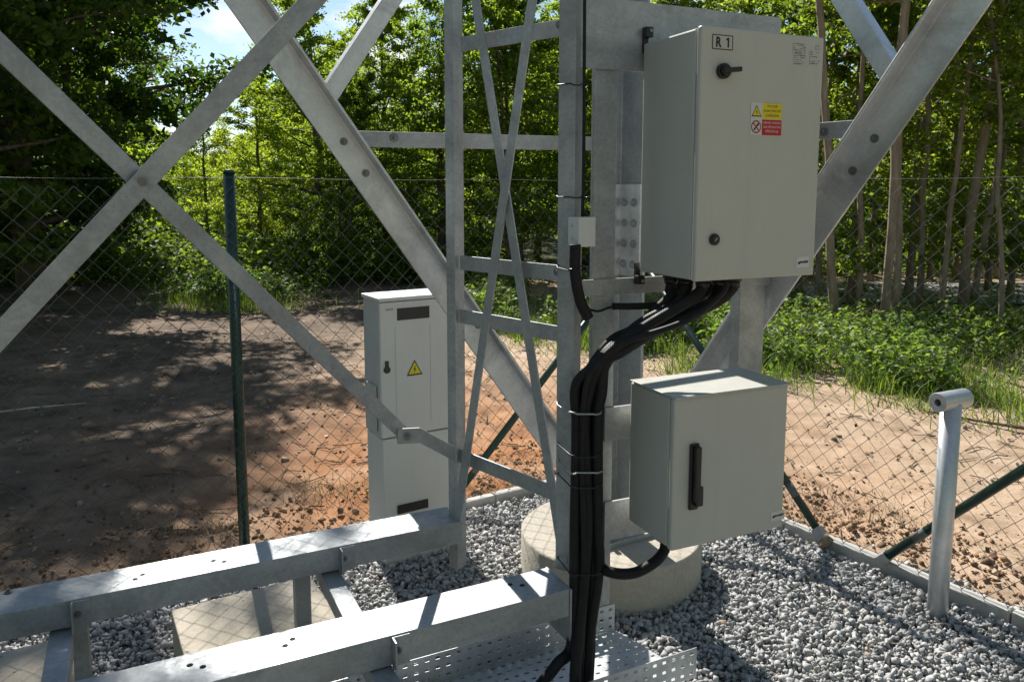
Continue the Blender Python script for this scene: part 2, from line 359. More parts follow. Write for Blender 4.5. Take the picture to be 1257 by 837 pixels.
ICO = None
def stones(name, pts, sizes, mat, label, cat, flat=0.7, kind='stuff'):
    n = len(pts); NP, k = 40, 10; protos, tris = [], []
    while len(protos) < NP:                    # crushed rock: hulls of ten points on a rounded block
        p = rng.normal(size=(k, 3)); p /= np.linalg.norm(p, axis=1)[:, None]; p = np.sign(p) * np.abs(p) ** .62
        p *= np.array([1.0, rng.uniform(.55, .95), rng.uniform(.38, .8)]) * rng.uniform(.82, 1.08, (k, 1))
        bm = bmesh.new(); vs_ = [bm.verts.new(v) for v in p]; bmesh.ops.convex_hull(bm, input=vs_); bmesh.ops.triangulate(bm, faces=bm.faces); bm.verts.ensure_lookup_table(); bm.verts.index_update()
        f_ = [[v.index for v in f.verts] for f in bm.faces]; v_ = np.array([v.co for v in bm.verts]); bm.free()
        if len(v_) == k and len(f_) == 2 * k - 4: protos.append(v_); tris.append(f_)
    pick = rng.integers(0, NP, n); protos = np.array(protos)[pick]; tris = np.array(tris)[pick]
    q = rng.normal(size=(n, 4)); q[:, 1:3] *= flat; q /= np.linalg.norm(q, axis=1)[:, None]
    w, x, y, z = q.T
    Rm = np.stack([1 - 2 * (y * y + z * z), 2 * (x * y - z * w), 2 * (x * z + y * w), 2 * (x * y + z * w), 1 - 2 * (x * x + z * z), 2 * (y * z - x * w), 2 * (x * z - y * w), 2 * (y * z + x * w), 1 - 2 * (x * x + y * y)], 1).reshape(n, 3, 3)
    vv = np.einsum('nij,nkj->nki', Rm, protos) * sizes[:, None, None] + pts[:, None, :]
    ff = tris + (np.arange(n) * k)[:, None, None]
    o = np_obj(name, np_mesh(name, vv.reshape(-1, 3), ff.reshape(-1, 3), mat))
    if kind: tag(o, label, cat, None, kind)
    return o
n = 75000
cand = np.column_stack([rng.uniform(-2.6, 2.6, n * 2), rng.uniform(1.3, 4.6, n * 2)])
d = cand - np.array([FC.x, FC.y]); ins = (d @ np.array(NL[:2]) < -.05) & (d @ np.array(NR[:2]) < -.05)
ins &= np.hypot(cand[:, 0] - PAD.x, cand[:, 1] - PAD.y) > PAD_R - .01
cand = cand[ins][:48000]
sz = .0085 + .0118 * rng.random(len(cand)) ** 1.7; zz = rng.uniform(-.012, .014, len(cand))
stones('gravel', np.column_stack([cand, zz]), sz, STONE, 'pale grey crushed stone gravel covering the ground inside the fence', 'gravel')
cf = np.column_stack([rng.uniform(-2.2, 2.4, 60000), rng.uniform(1.5, 4.5, 60000)]); d = cf - np.array([FC.x, FC.y]); ins = (d @ np.array(NL[:2]) < -.05) & (d @ np.array(NR[:2]) < -.05) & (np.hypot(cf[:, 0] - PAD.x, cf[:, 1] - PAD.y) > PAD_R)
cf = cf[ins][:26000]; stones('gravel_chips', np.column_stack([cf, rng.uniform(-.012, .008, len(cf))]), rng.uniform(.004, .0085, len(cf)), STONE, 'small grey stone chips filling the gaps of the gravel', 'gravel')
# crushed stone spilled over the kerb on the right
n = 500; s_ = rng.uniform(1.3, 3.2, n); o_ = np.abs(rng.normal(0, .10, n)) + .06
P = np.array([list(FC + FR * a + NR * b) for a, b in zip(s_, o_)]); keep = rng.random(n) < np.clip((s_ - 1.2) / 1.2, 0, 1); P = P[keep]; P[:, 2] += .012
stones('spilled_gravel', P, rng.uniform(.008, .02, len(P)), STONE, 'scattered grey stones spilled onto the soil outside the right kerb', 'gravel')
# clods of dug soil outside both kerbs
pts = []
for base, dr_, nr_, L, cnt in ((FC, FL, NL, 4.2, 1900), (FC, FR, NR, 3.4, 3000)):
    for _ in range(cnt):
        p = base + dr_ * rnd.uniform(-.2, L) + nr_ * (0.08 + abs(rnd.gauss(0, .33)))
        pts.append((p.x, p.y, ground_h(p.x, p.y) + rnd.uniform(-.004, .006)))
pts = np.array(pts); stones('soil_clods', pts, np.abs(rng.normal(0, .009, len(pts))) + .003, CLOD, 'loose brown clods of dug soil along the outside of the kerbs', 'soil')
pts = np.array([(x, y, ground_h(x, y)) for x, y in ((rnd.uniform(-5, 5), rnd.uniform(3, 9.5)) for _ in range(1500)) if not inside(x, y, -.1)])
stones('pebbles', pts, np.abs(rng.normal(0, .011, len(pts))) + .004, ROCK, 'small loose pebbles strewn over the bare soil outside the fence', 'pebbles')
p = at_z(1016, 662, 0.05); o = stones('field_stone', np.array([[0, 0, 0.0]]), np.array([.052]), ROCK, '', '', kind=None); o.location = p
tag(o, 'brown fist-sized stone on the soil beside the foot of the green brace', 'stone')

# kerbs: one run of slabs along each side
def kerb(label, d_, nrm, L, start):
    t = thing('concrete_kerb', label, 'kerb', FC + d_ * (L / 2)); s = start
    while s < L:
        e = min(s + 1.0, L); m = MB()
        j = rnd.uniform(-.003, .003); z = 0.042 + rnd.uniform(-.004, .004)
        c = FC + d_ * ((s + e) / 2) + nrm * j + UP * (z - .12)
        m.box(c, d_, nrm, UP, (e - s) / 2 - .003, .026, .12); m.build('kerb_slab', KERB, t, .006); s = e
kerb('pale concrete edging along the back of the gravel, behind the ladder', FL, NL, 5.5, -.026)
kerb('pale concrete edging along the right side of the gravel, under the braces', FR, NR, 5.0, .03)

# ------------------------------------------------------------------ concrete
t = MB(); prof = [(0, PAD_R - .008, PAD_H), (0, PAD_R, PAD_H - .008), (0, PAD_R, -.2)]
ring = 72; vs = [PAD + UP * PAD_H]; fs = []
for _, r_, z_ in prof:
    for i in range(ring): a_ = 2 * math.pi * i / ring; vs.append(PAD + V((math.cos(a_) * r_, math.sin(a_) * r_, z_)))
for i in range(ring):
    j = (i + 1) % ring; fs.append((0, 1 + i, 1 + j))
    for q in (0, 1): fs.append((1 + q * ring + i, 1 + q * ring + j, 1 + (q + 1) * ring + j, 1 + (q + 1) * ring + i))
t.add(vs, fs)
o = t.build('concrete_footing', CONC); o.data.polygons.foreach_set('use_smooth', [len(p.vertices) == 4 for p in o.data.polygons])
tag(o, 'round concrete footing under the tower leg, standing in the gravel', 'footing')
BT = .164
b0, b1, b2 = at_z(210, 748, BT), at_z(324.5, 724.5, BT), at_z(238, 797, BT)
ex = (b1 - b0).normalized(); ey = V((-ex.y, ex.x, 0)); ey = -ey if ey.y > 0 else ey
ed = V((b2.x - b0.x, b2.y - b0.y, 0)).normalized(); e2 = V((-ed.y, ed.x, 0)); ex = (V((ex.x, ex.y, 0)) + e2 * .9).normalized(); ey = V((ex.y, -ex.x, 0))
def block(corner, lx, ly, label):
    c = corner + ex * lx / 2 + ey * ly / 2; m = MB().box(V((c.x, c.y, BT / 2 - .03)), ex, ey, UP, lx / 2, ly / 2, BT / 2 + .03)
    o = m.build('concrete_block', CONCL, None, .006); tag(o, label, 'block', 'concrete blocks under the support frame')
    return c
BLK1 = block(b0, .50, .44, 'flat concrete block with the fence mesh shadow on its top, under the frame beams')
c2 = at_z(100, 775, BT); BLK2 = block(c2 - ex * .5, .5, .44, 'flat concrete block under the frame at the left, mostly hidden by the beams')

# ------------------------------------------------------------------ tower: leg, face bracing
tw = thing('lattice_tower', 'galvanised tower leg with big angle braces rising to both sides', 'tower', PAD)
U1 = V((-.86, -.5, 0)).normalized(); V1 = V((.58, -.81, 0)).normalized(); LC = PAD + V((.03, .05, 0))
nF1 = V((.5, -.86, 0)).normalized(); nF2 = V((-.81, -.58, 0)).normalized()
MB().angle(LC + UP * (PAD_H + .02), LC + UP * 5.2, U1, V1, .125, .15, .014).build('leg', GALV, tw, .003)
m = MB().box(PAD + V((0.01, -.01, PAD_H + .011)), U1, V((U1.y, -U1.x, 0)), UP, .15, .15, .011); bp = m.build('base_plate', GALV, tw, .003)
for sx_ in (-.11, .11):
    for sy_ in (-.11, .11):
        m = MB(); q = PAD + V((.01, -.01, PAD_H + .022)) + U1 * sx_ + V((U1.y, -U1.x, 0)) * sy_; m.cyl(q, q + UP * .055, .012, 10); m.cyl(q, q + UP * .02, .022, 6); m.build('anchor_bolt', BOLT, bp)
SA = LC + V1 * .02 + U1 * .014 + UP * 1.30
m = MB().box(LC + V1 * .078 + nF2 * .021 + UP * 1.48, V1, nF2, UP, .062, .006, .19); spl = m.build('splice_plate', GALVB, tw, .002)
bolts(spl, [(LC + V1 * c_ + nF2 * .027 + UP * (1.34 + .085 * k_), nF2, .012, .008) for k_ in range(4) for c_ in (.05, .105)], ZINC)
m = MB().box(LC + U1 * .078 + nF1 * .021 + UP * 1.48, U1, nF1, UP, .062, .006, .19); spl2 = m.build('splice_plate', GALVB, tw, .002)
FP1 = LC; FP2 = LC
def onF1(px, py, o=0.0): return at_plane(px, py, FP1 + nF1 * o, nF1)
def onF2(px, py, o=0.0): return at_plane(px, py, FP2 + nF2 * o, nF2)
def extend(a, b, ta, tb): d = (b - a); return a - d * ta, b + d * tb
# big diagonals, ridge lines read off the photo: flange towards the inside of the tower
def diagonal(pa, pb, nf, up_ref, a, b, t_, ext, spots):
    p0, p1 = extend(pa, pb, ext[0], ext[1]); d = (p1 - p0).normalized()
    ip = d.cross(nf).normalized(); ip = -ip if ip.z > 0 else ip       # in-plane direction pointing down
    m = MB().angle(p0, p1, ip, nf, a, b, t_); o = m.build('diagonal_brace', GALVB, tw, .003)
    bolts(o, [(pa + (pb - pa) * f_ + ip * w_ + nf * t_, nf, .009, .006) for f_, w_ in spots], BOLT); return o
pa, pb = onF1(322, 0, .02), onF1(652, 480, .02)
diagonal(pa, pb, nF1, UP, .105, .06, .01, (.8, .2), [(.29, .05), (.365, .05), (.70, .05), (.78, .03)])
pa, pb = onF2(1162, 0, .02), onF2(877, 430, .02)
diagonal(pa, pb, nF2, UP, .115, .07, .01, (.8, .45), [(.30, .06), (.385, .06)])
m = MB(); a_, b_ = extend(onF1(500, 172, -.01), onF1(690, 176, -.01), .36, .3); m.bar(a_, b_, UP, .055, .008)
hb = m.build('horizontal_brace', GALV, tw, .002)
MB().bolt(onF1(484, 169, -.004), nF1, .01, .006).build('bolt', BOLT, hb)
a_ = onF2(1042, 159, -.01); b_ = V((LC.x, LC.y, a_.z)); m = MB().bar(a_ + V1 * .1, b_, UP, .055, .008)
hb = m.build('horizontal_brace', GALV, tw, .002)
MB().bolt(onF2(1012, 162, -.004), nF2, .009, .006).build('bolt', BOLT, hb)
for on, nf, pts_, kx in ((onF1, nF1, ((482, 0), (411, 108)), 1.4), (onF2, nF2, ((1033, 0), (1090, 90)), 1.4)):
    a_, b_ = on(*pts_[0], -.004), on(*pts_[1], -.004); a_, b_ = extend(a_, b_, 1.6, .15); d = (b_ - a_).normalized()
    ip = d.cross(nf).normalized(); ip = -ip if ip.z > 0 else ip
    MB().angle(a_ - ip * .03, b_ - ip * .03, ip, -nf, .06, .06, .006).build('secondary_brace', GALVB, tw, .002)

# the lighter cross brace nearer the camera
cb = thing('cross_brace', 'two galvanised bars bolted in an X at the left, in front of the dark trees', 'brace', (-1.0, 1.85, 0))
def crossbar(p, q, ya, yb, ext, wid, face_up, dz=0):
    a_, b_ = at_y(*p, ya), at_y(*q, yb); a_, b_ = extend(a_, b_, *ext); d = (b_ - a_).normalized()
    nf = d.cross(UP).normalized(); nf = -nf if nf.y > 0 else nf; ip = d.cross(nf).normalized(); ip = -ip if ip.z > 0 else ip
    return MB().angle(a_ - ip * wid / 2 + nf * dz, b_ - ip * wid / 2 + nf * dz, ip, -nf, wid, .03, .006), nf
m, nf = crossbar((0, 55), (492, 527), 1.62, 2.62, (.5, .035), .05, 0, -.006); m.build('brace_bar', GALV, cb, .002)
m, nf = crossbar((0, 412), (384, 0), 1.74, 1.98, (.5, .9), .05, 0, .003); br2 = m.build('brace_bar', GALV, cb, .002)
MB().bolt(at_y(175, 223, 1.83), nf, .0075, .006).build('bolt', BOLT, br2)

# ------------------------------------------------------------------ support frame of two long beams
ZT = .455
fr = thing('support_frame', 'low galvanised frame of two long channel beams on short posts', 'frame', (-.6, 2.3, 0))
Aend = at_z(567, 640, ZT); Bend = at_z(699, 723, ZT)
def beam(end, wid, hgt, L, holes, back_px):
    back = -VB
    c = end + back * (wid / 2) - UB * (L / 2) - UP * hgt / 2
    # channel section: web up, flanges down
    m = MB(); t_ = .007; p0 = end - UB * L
    prof = [(0, 0), (wid, 0), (wid, -hgt), (wid - t_, -hgt), (wid - t_, -t_), (t_, -t_), (t_, -hgt), (0, -hgt)]
    m.prism(prof, p0, end, back, UP)
    for px, py in holes:
        q = at_z(px, py, ZT); m.cyl(q + UP * -.002, q + UP * .0008, .0085, 12, 1)  # dark discs on the web, painting the shade inside the bolt holes
    return m.build('beam', [GALV, HOLE_SHADE], fr, .003)
wA = (at_z(300, 667.5, ZT) - Aend).dot(-VB); wA = max(.06, min(.15, wA)); print('beam width', wA)
hA = .082
beam(Aend, wA, hA, 3.2, [(166, 710.6), (175, 705), (262, 688), (275, 689)], 0)
beam(Bend, wA, hA + .004, 3.4, [(233, 816), (249, 818), (350, 792), (359, 784), (626, 717), (641, 718)], 0)
m = MB().bolt(at_z(10, 727, ZT), UP, .008, .007); m.build('bolt', BOLT, fr)
# end plate hanging below the near beam
m = MB().box(Bend + UB * .004 - VB * (wA / 2) - UP * .088, UB, VB, UP, .0035, wA / 2 + .004, .088); m.build('end_plate', GALV, fr, .001)
# cross members under the beams, cleats and posts
def on_beam_front(px, end):                     # point on a beam's front top edge seen at column px
    best = None
    for k_ in range(400):
        p = end - UB * (k_ * .01); d = ray(px, 600); q = (p.x / (p.y)) - (d.x / d.y)
        if best is None or abs(q) < best[0]: best = (abs(q), p)
    return best[1]
for pxa, zt in ((402, .365), (58, .365)):
    a_ = on_beam_front(pxa, Aend); a_ = V((a_.x, a_.y, 0))
    st = a_ - VB * (wA - .01) + UB * .005; en = st + VB * 1.15
    m = MB().box((st + en) / 2 + UP * (zt - .03), VB, UB, UP, (en - st).length / 2, .031, .03); m.build('cross_member', GALV, fr, .003)
    for e_ in (Aend, Bend):
        tpar = (V((e_.x, e_.y, 0)) - a_).dot(VB); q = a_ + VB * tpar
        m = MB().angle(q + UB * .034 + VB * .001 + UP * (zt + .002), q + UB * .034 + VB * .001 + UP * (ZT - .004), VB, UB, .035, .05, .005); ct_ = m.build('cleat', GALV, fr, .001); MB().bolt(q + UB * .05 + VB * .006 + UP * (ZT - .045), VB, .007, .006).build('bolt', BOLT, ct_)
    left = pxa < 200
    pc = a_ - VB * .02 + UB * .052 if left else a_ - VB * .05 - UB * .085
    MB().box(pc + UP * (BT + (ZT - hA - BT) / 2), UB, VB, UP, .022 if left else .026, .022, (ZT - hA - BT) / 2).build('post', GALV, fr, .003)

# ------------------------------------------------------------------ cable ladder (two uprights, rungs, crossed flats)
P1 = Aend + UB * .012 - VB * .02; P1 = V((P1.x, P1.y, 0))
P2 = Bend + UB * .004 - VB * (wA - .015); P2 = V((P2.x, P2.y, 0))
def upright_at(px, Y): p = at_y(px, 500, Y); return V((p.x, p.y, 0))
Y1, Y2 = P1.y, P2.y
P1 = upright_at(560, Y1 + .01); P2 = upright_at(703, Y2 - .02)
cl = thing('cable_ladder', 'upright galvanised ladder of two posts with crossed flat bars', 'ladder', (P1 + P2) / 2)
z0 = at_vline(569, 699, P1).z
MB().angle(P1 + UP * z0, P1 + UP * 4.6, hd(-52), hd(38), .042, .05, .005).build('upright', GALV, cl, .002)
z0b = ZT - .01
MB().angle(P2 + UP * (z0b + .01), P2 + UP * 4.6, hd(-62), hd(30), .055, .055, .006).build('upright', GALV, cl, .002)
LD = (P2 - P1).normalized(); LN = V((LD.y, -LD.x, 0)); LN = LN if LN.y < 0 else -LN
def onL(px, py, o=0.0): return at_plane(px, py, P1 + LN * o, LN)
for (pa, pb) in (((572, 54), (692, 34)), ((571, 323), (692, 336)), ((571, 389), (692, 411))):
    a_, b_ = onL(*pa, -.022), onL(*pb, -.022); d = (b_ - a_).normalized()
    MB().bar(a_ - d * .025, b_ + d * .01, UP, .05, .006).build('rung', GALV, cl, .001)
a_, b_ = onL(572, 562, -.022), onL(672, 602, -.022); d = (b_ - a_).normalized()
MB().bar(a_ - d * .03, b_ + d * .03, UP, .05, .006).build('rung', GALV, cl, .001)
for (pa, pb, o_) in (((582, -10), (692, 690), .004), ((655, -10), (561, 640), .012)):
    a_, b_ = onL(*pa, o_), onL(*pb, o_); a_, b_ = extend(a_, b_, .4, 0)
    MB().bar(a_, b_, LD, .037, .006).build('flat_bar', GALV, cl, .001)
bolts(cl, [(onL(px, py, 0), hd(-152), .008, .007) for px, py in ((687, 31), (685, 640), (688, 684), (684, 334))], BOLT)
# cranked link between the ladder and the cross brace
l0, l1, l2 = at_y(495, 535, 2.61), at_y(515, 534, 2.62), onL(556, 556, .03)
hw = .027; t_ = .004
ln_ = V(((l2 - l0).y, -(l2 - l0).x, 0)).normalized(); ln_ = -ln_ if ln_.y > 0 else ln_
pts = [l0 - (l1 - l0).normalized() * .02, l1, l2 + (l2 - l1).normalized() * .01]; m = MB()
vs = [p + UP * a + ln_ * b for p in pts for a, b in ((hw, t_), (-hw, t_), (-hw, -t_), (hw, -t_))]
m.add(vs, [(k_ * 4 + i, k_ * 4 + (i + 1) % 4, k_ * 4 + 4 + (i + 1) % 4, k_ * 4 + 4 + i) for k_ in (0, 1) for i in range(4)] + [(0, 1, 2, 3), (8, 9, 10, 11)])
lk = m.build('cranked_link', ZINC, cl, .001)
MB().bolt(at_y(500, 536, 2.60), V((.1, -1, 0)), .009, .008).build('bolt', BOLT, lk)

# ------------------------------------------------------------------ mounting frame carrying the cabinets
FLR = at_y(857, 190, 2.15); FL0 = V((FLR.x, FLR.y, 0))          # upper cabinet, front left edge in plan
BW, BD = .437, .285
fb = FL0 - N * (BD + .022)                                       # front plane of the frame's rails
mf = thing('mounting_frame', 'galvanised frame of flat rails behind the two cabinets', 'frame', fb + W * .1)
def onM(px, py, o=0.0): return at_plane(px, py, fb + N * o, N)
zt_, zb_ = onM(850, 12).z, onM(850, 96).z
def rail(px0, px1, py_top, py_bot, pyx, name='rail', off=0.0, mat=GALV):
    a_, b_ = onM(px0, pyx), onM(px1, pyx); zt, zb = onM(pyx and (px0 + px1) / 2, py_top).z, onM((px0 + px1) / 2, py_bot).z
    c = (a_ + b_) / 2; L = (V((b_.x - a_.x, b_.y - a_.y, 0))).length / 2
    return MB().box(V((c.x, c.y, (zt + zb) / 2)) + N * off, W, N, UP, L, .004, (zt - zb) / 2).build(name, mat, mf, .001)
rail(706, 957, 8, 92, 50)
rail(708, 945, 338, 357, 350)
def vert(px0, px1, z0, z1, nm='upright', off=-.006, b=.05):
    a_, b_ = onM(px0, 400), onM(px1, 400); w_ = V((b_.x - a_.x, b_.y - a_.y, 0)).length
    q = V((a_.x, a_.y, 0)) + N * off
    return MB().angle(q + UP * z0, q + UP * z1, W, -N, w_, b, .006).build(nm, GALV, mf, .002)
vert(728, 755, .30, zt_ - .02, b=.02)
vert(909, 939, .55, zt_ - .02)
rail(742, 950, 487, 526, 500); rail(742, 950, 597, 642, 600)

# ------------------------------------------------------------------ text
def text_obj(body, size, origin, ax, ay, nrm, mat, parent, name='lettering', width=None, align='LEFT', bold=0.0):
    cu = bpy.data.curves.new('t', 'FONT'); cu.body = body; cu.size = size; cu.extrude = 0.0002; cu.align_x = align; cu.offset = bold; cu.resolution_u = 3
    tmp = bpy.data.objects.new('t', cu); col.objects.link(tmp); dg = bpy.context.evaluated_depsgraph_get()
    me = bpy.data.meshes.new_from_object(tmp.evaluated_get(dg)); bpy.data.objects.remove(tmp); bpy.data.curves.remove(cu)
    me.name = name; xsz = [v.co.x for v in me.vertices]; k_ = 1.0
    if width and xsz and max(xsz) > min(xsz): k_ = width / (max(xsz) - min(xsz))
    M = Matrix((ax, ay, nrm)).transposed(); off = root_loc(parent)
    for v in me.vertices: v.co = origin + M @ V((v.co.x * k_, v.co.y, v.co.z)) - off
    me.materials.clear(); me.materials.append(mat)
    o = bpy.data.objects.new(name, me); col.objects.link(o); o.parent = parent; return o
def panel(m, c0, ax, ay, n_, w, h, t_, mi): return m.box(c0 + ax * w / 2 + ay * h / 2 + n_ * t_ / 2, ax, ay, n_, w / 2, h / 2, t_ / 2, mi)

# ------------------------------------------------------------------ cabinets on the frame
def cabinet(name, label, corner, w, h, d, lip):
    t = thing(name, label, 'cabinet', corner - N * d / 2 + W * w / 2)
    c = corner + W * w / 2 + UP * h / 2; dt = .020
    m = MB().box(c - N * (dt + .006 + (d - dt - .006) / 2), W, N, UP, w / 2 - .003, (d - dt - .006) / 2, h / 2 - .002); m.build('body', PAINT, t, .006)
    m = MB().box(c - N * (dt + .003), W, N, UP, w / 2 - .010, .0035, h / 2 - .010); m.build('gasket', RUBBER, t)
    m = MB().box(c - N * dt / 2, W, N, UP, w / 2, dt / 2, h / 2); dr = m.build('door', PAINT, t, .006, None, 3)
    if lip:
        m = MB().box(c + UP * (h / 2 + .004) - N * (d / 2 - .01), W, N, UP, w / 2 + .004, d / 2 + .002, .0025); m.build('rain_hood', PAINT, t, .001)
    return t, dr
zc0, zc1 = at_vline(852, 346, FL0).z, at_vline(862, 31, FL0).z
up, door1 = cabinet('electrical_cabinet', 'tall grey steel cabinet marked R 1 with yellow and red warning sticker', FL0 + UP * zc0, BW, zc1 - zc0, BD, False)
def onD(px, py, o=.0006): return at_plane(px, py, FL0 + N * o, N)
# R 1 plate
a_, b_ = onD(874, 60.3), onD(899.8, 44.5); pw = (b_ - a_).dot(W); ph = (b_ - a_).z
m = MB(); panel(m, a_, W, UP, N, pw, ph, .0008, 0); e = .0022
for c_, ww, hh in ((a_, pw, e), (a_ + UP * (ph - e), pw, e), (a_, e, ph), (a_ + W * (pw - e), e, ph)): panel(m, c_ + N * .0007, W, UP, N, ww, hh, .0006, 1)
pl = m.build('number_plate', [PAINT, INK], door1)
text_obj('R', ph * .95, a_ + W * pw * .16 + UP * ph * .17 + N * .0012, W, UP, N, INK, pl, width=pw * .27, bold=.0012)
q = a_ + W * pw * .66 + UP * ph * .17 + N * .0014
MB().add([q + W * pw * x + UP * ph * y for x, y in ((.075, 0), (.15, 0), (.15, .67), (.085, .67), (.0, .56), (.0, .46), (.075, .51))], [(0, 1, 2, 3, 6), (3, 4, 5, 6)]).build('lettering', INK, pl)
# warning sticker
def sticker():
    a_, b_ = onD(920.5, 165.5), onD(960, 128.0); w_ = (b_ - a_).dot(W); h_ = (b_ - a_).z
    m = MB(); panel(m, a_, W, UP, N, w_, h_, .0006, 0)
    st = m.build('warning_sticker', WHITE, door1)
    x1 = w_ * .37; m = MB(); panel(m, a_ + W * x1 + UP * h_ * .5 + N * .0005, W, UP, N, w_ - x1, h_ * .5, .0004, 0); yp = m.build('yellow_panel', YELLOW, st)
    m = MB(); panel(m, a_ + W * x1 + N * .0005, W, UP, N, w_ - x1, h_ * .485, .0004, 0); rp_ = m.build('red_panel', RED, st)
    lh = h_ * .105
    for i, s_ in enumerate(('POZOR', 'ELEKTRICKÉ', 'ZAŘÍZENÍ')):
        ww = (w_ - x1) * (.5, .86, .66)[i]
        text_obj(s_, lh, a_ + W * (x1 + (w_ - x1 - ww) / 2) + UP * (h_ * (.87 - .145 * i)) + N * .001, W, UP, N, INK, yp, width=ww)
    for i, s_ in enumerate(('NEHAS VODOU', 'ANI PĚNOVÝMI', 'PŘÍSTROJI')):
        ww = (w_ - x1) * (.88, .88, .66)[i]
        text_obj(s_, lh, a_ + W * (x1 + (w_ - x1 - ww) / 2) + UP * (h_ * (.355 - .135 * i)) + N * .001, W, UP, N, WHITE, rp_, width=ww)
    c = a_ + W * x1 * .5 + UP * h_ * .72 + N * .0005
    tri(c, x1 * .46, st)
    c = a_ + W * x1 * .5 + UP * h_ * .25 + N * .0006; r_ = x1 * .44; m = MB(); n_ = 28
    for i in range(n_):
        q = [2 * math.pi * (i + j) / n_ for j in (0, 1)]
        m.add([c + W * math.cos(q[0]) * r_ + UP * math.sin(q[0]) * r_, c + W * math.cos(q[1]) * r_ + UP * math.sin(q[1]) * r_, c + W * math.cos(q[1]) * r_ * .78 + UP * math.sin(q[1]) * r_ * .78, c + W * math.cos(q[0]) * r_ * .78 + UP * math.sin(q[0]) * r_ * .78], [(0, 1, 2, 3)], 0)
    m.bar(c + (W * -.6 + UP * .6) * r_ + N * .0002, c + (W * .6 + UP * -.6) * r_ + N * .0002, V((W + UP)).normalized(), r_ * .2, .0003, 0)
    m.bar(c + (W * -.45 + UP * -.5) * r_, c + (W * .3 + UP * .3) * r_, (UP - W).normalized(), r_ * .26, .0004, 1); m.cyl(c + (W * .36 + UP * .38) * r_, c + (W * .36 + UP * .38) * r_ + N * .0004, r_ * .2, 12, 1)
    m.build('prohibition_sign', [RED, INK], st)
def tri(c, r_, parent, back=None):
    def T(s): return [c + UP * r_ * s * 1.0, c + W * r_ * s * .95 - UP * r_ * s * .72, c - W * r_ * s * .95 - UP * r_ * s * .72]
    m = MB(); m.add([p + N * .0003 for p in T(1.0)], [(0, 1, 2)], 0); m.add([p + N * .0006 for p in T(.78)], [(0, 1, 2)], 1)
    z = [(.04, .42), (-.14, -.02), (.0, -.02), (-.06, -.42), (.17, .1), (.03, .1), (.12, .42)]
    m.add([c + W * a * r_ * .95 + UP * (b * r_ - r_ * .1) + N * .0009 for a, b in z], [(0, 1, 2, 5, 6), (2, 3, 4, 5)], 0)
    return m.build('hazard_triangle', [INK, YELLOW], parent)
sticker()
# rotary switch, lock
c = onD(886.5, 88, 0); m = MB(); m.cyl(c, c + N * .014, .021, 28); m.cyl(c + N * .014, c + N * .024, .015, 24)
d_ = (W + UP * .12).normalized(); m.box(c + N * .026 + d_ * .012, d_, N, UP, .030, .008, .0065); m.build('rotary_switch', BLACK, door1, .002)
c = onD(876, 294, 0); m = MB(); m.cyl(c, c + N * .008, .0165, 24); m.cyl(c + N * .008, c + N * .011, .012, 20); lk = m.build('lock', BLACK, door1, .0015)
m = MB().bar(c + N * .0112 - (W + UP) * .004, c + N * .0112 + (W + UP) * .004, UP - W, .003, .0008); m.build('key_slot', ZINC, lk)
# small printed data labels, top right, and the maker's tag at the bottom
def printed(px0, py0, px1, py1, seed, light):
    r_ = random.Random(seed); a_, b_ = onD(px0, py1), onD(px1, py0); w_ = (b_ - a_).dot(W); h_ = (b_ - a_).z
    m = MB(); panel(m, a_, W, UP, N, w_, h_, .0005, 0); n_ = 6
    for i in range(n_):
        y = h_ * (i + .25) / n_; x = w_ * .06
        while x < w_ * .92:
            l_ = w_ * r_.uniform(.05, .3); l_ = min(l_, w_ * .95 - x)
            if r_.random() < .78: panel(m, a_ + W * x + UP * y + N * .0004, W, UP, N, l_, h_ / n_ * r_.choice((.3, .45, .6)), .0003, 1)
            x += l_ + w_ * .04
    m.build('data_label', [PAINT, INKG], door1)
printed(973, 54.5, 990, 64, 1, 0); printed(974, 65.5, 989.5, 79.5, 5, 0); printed(993.5, 64, 1006.5, 79.5, 3, 0); printed(1001, 56.5, 1006.5, 62, 4, 0)
def maker_tag(onp, c0, c1, dr):
    a_, b_ = onp(*c0), onp(*c1); w_ = (b_ - a_).dot(W); h_ = (b_ - a_).z; m = MB(); panel(m, a_, W, UP, N, w_, h_, .0007, 0)
    base = a_ + UP * h_ * .42 + W * w_ * .12
    for i, (x, l_, hh, dy) in enumerate(((0, .16, .22, -.08), (.17, .1, .2, 0), (.29, .12, .16, .02), (.43, .1, .2, 0), (.55, .12, .22, 0), (.69, .1, .2, .02))):
        q = base + W * x * w_ + UP * dy * h_ + N * .0012
        m.add([q, q + W * l_ * w_, q + W * (l_ + .03) * w_ + UP * hh * h_, q + W * .03 * w_ + UP * hh * h_], [(0, 1, 2, 3)], 1)
    m.build('maker_tag', [WHITE, INK], dr)
maker_tag(onD, (977, 329), (993, 315), door1)
# wall brackets and glands of the tall cabinet
for px, py0, py1 in ((792, 35, 66), (782, 322, 348)):
    q = at_plane(px, (py0 + py1) / 2, fb + N * .006, N); zt, zb = at_plane(px, py0, fb, N).z, at_plane(px, py1, fb, N).z
    m = MB().box(V((q.x, q.y, (zt + zb) / 2)), W, N, UP, .009, .005, (zt - zb) / 2); sgn = 1 if py0 < 100 else -1
    m.box(V((q.x, q.y, (zt + zb) / 2 + sgn * (zt - zb) * .28)) + N * .016, W, N, UP, .012, .010, (zt - zb) * .2)
    b_ = m.build('wall_bracket', BLACK, up, .001); MB().cyl(V((q.x, q.y, (zt + zb) / 2 + sgn * (zt - zb) * .33)) + N * .026 + W * .003, V((q.x, q.y, (zt + zb) / 2 + sgn * (zt - zb) * .33)) + N * .029 + W * .003, .005, 8).build('screw', GALV, b_)

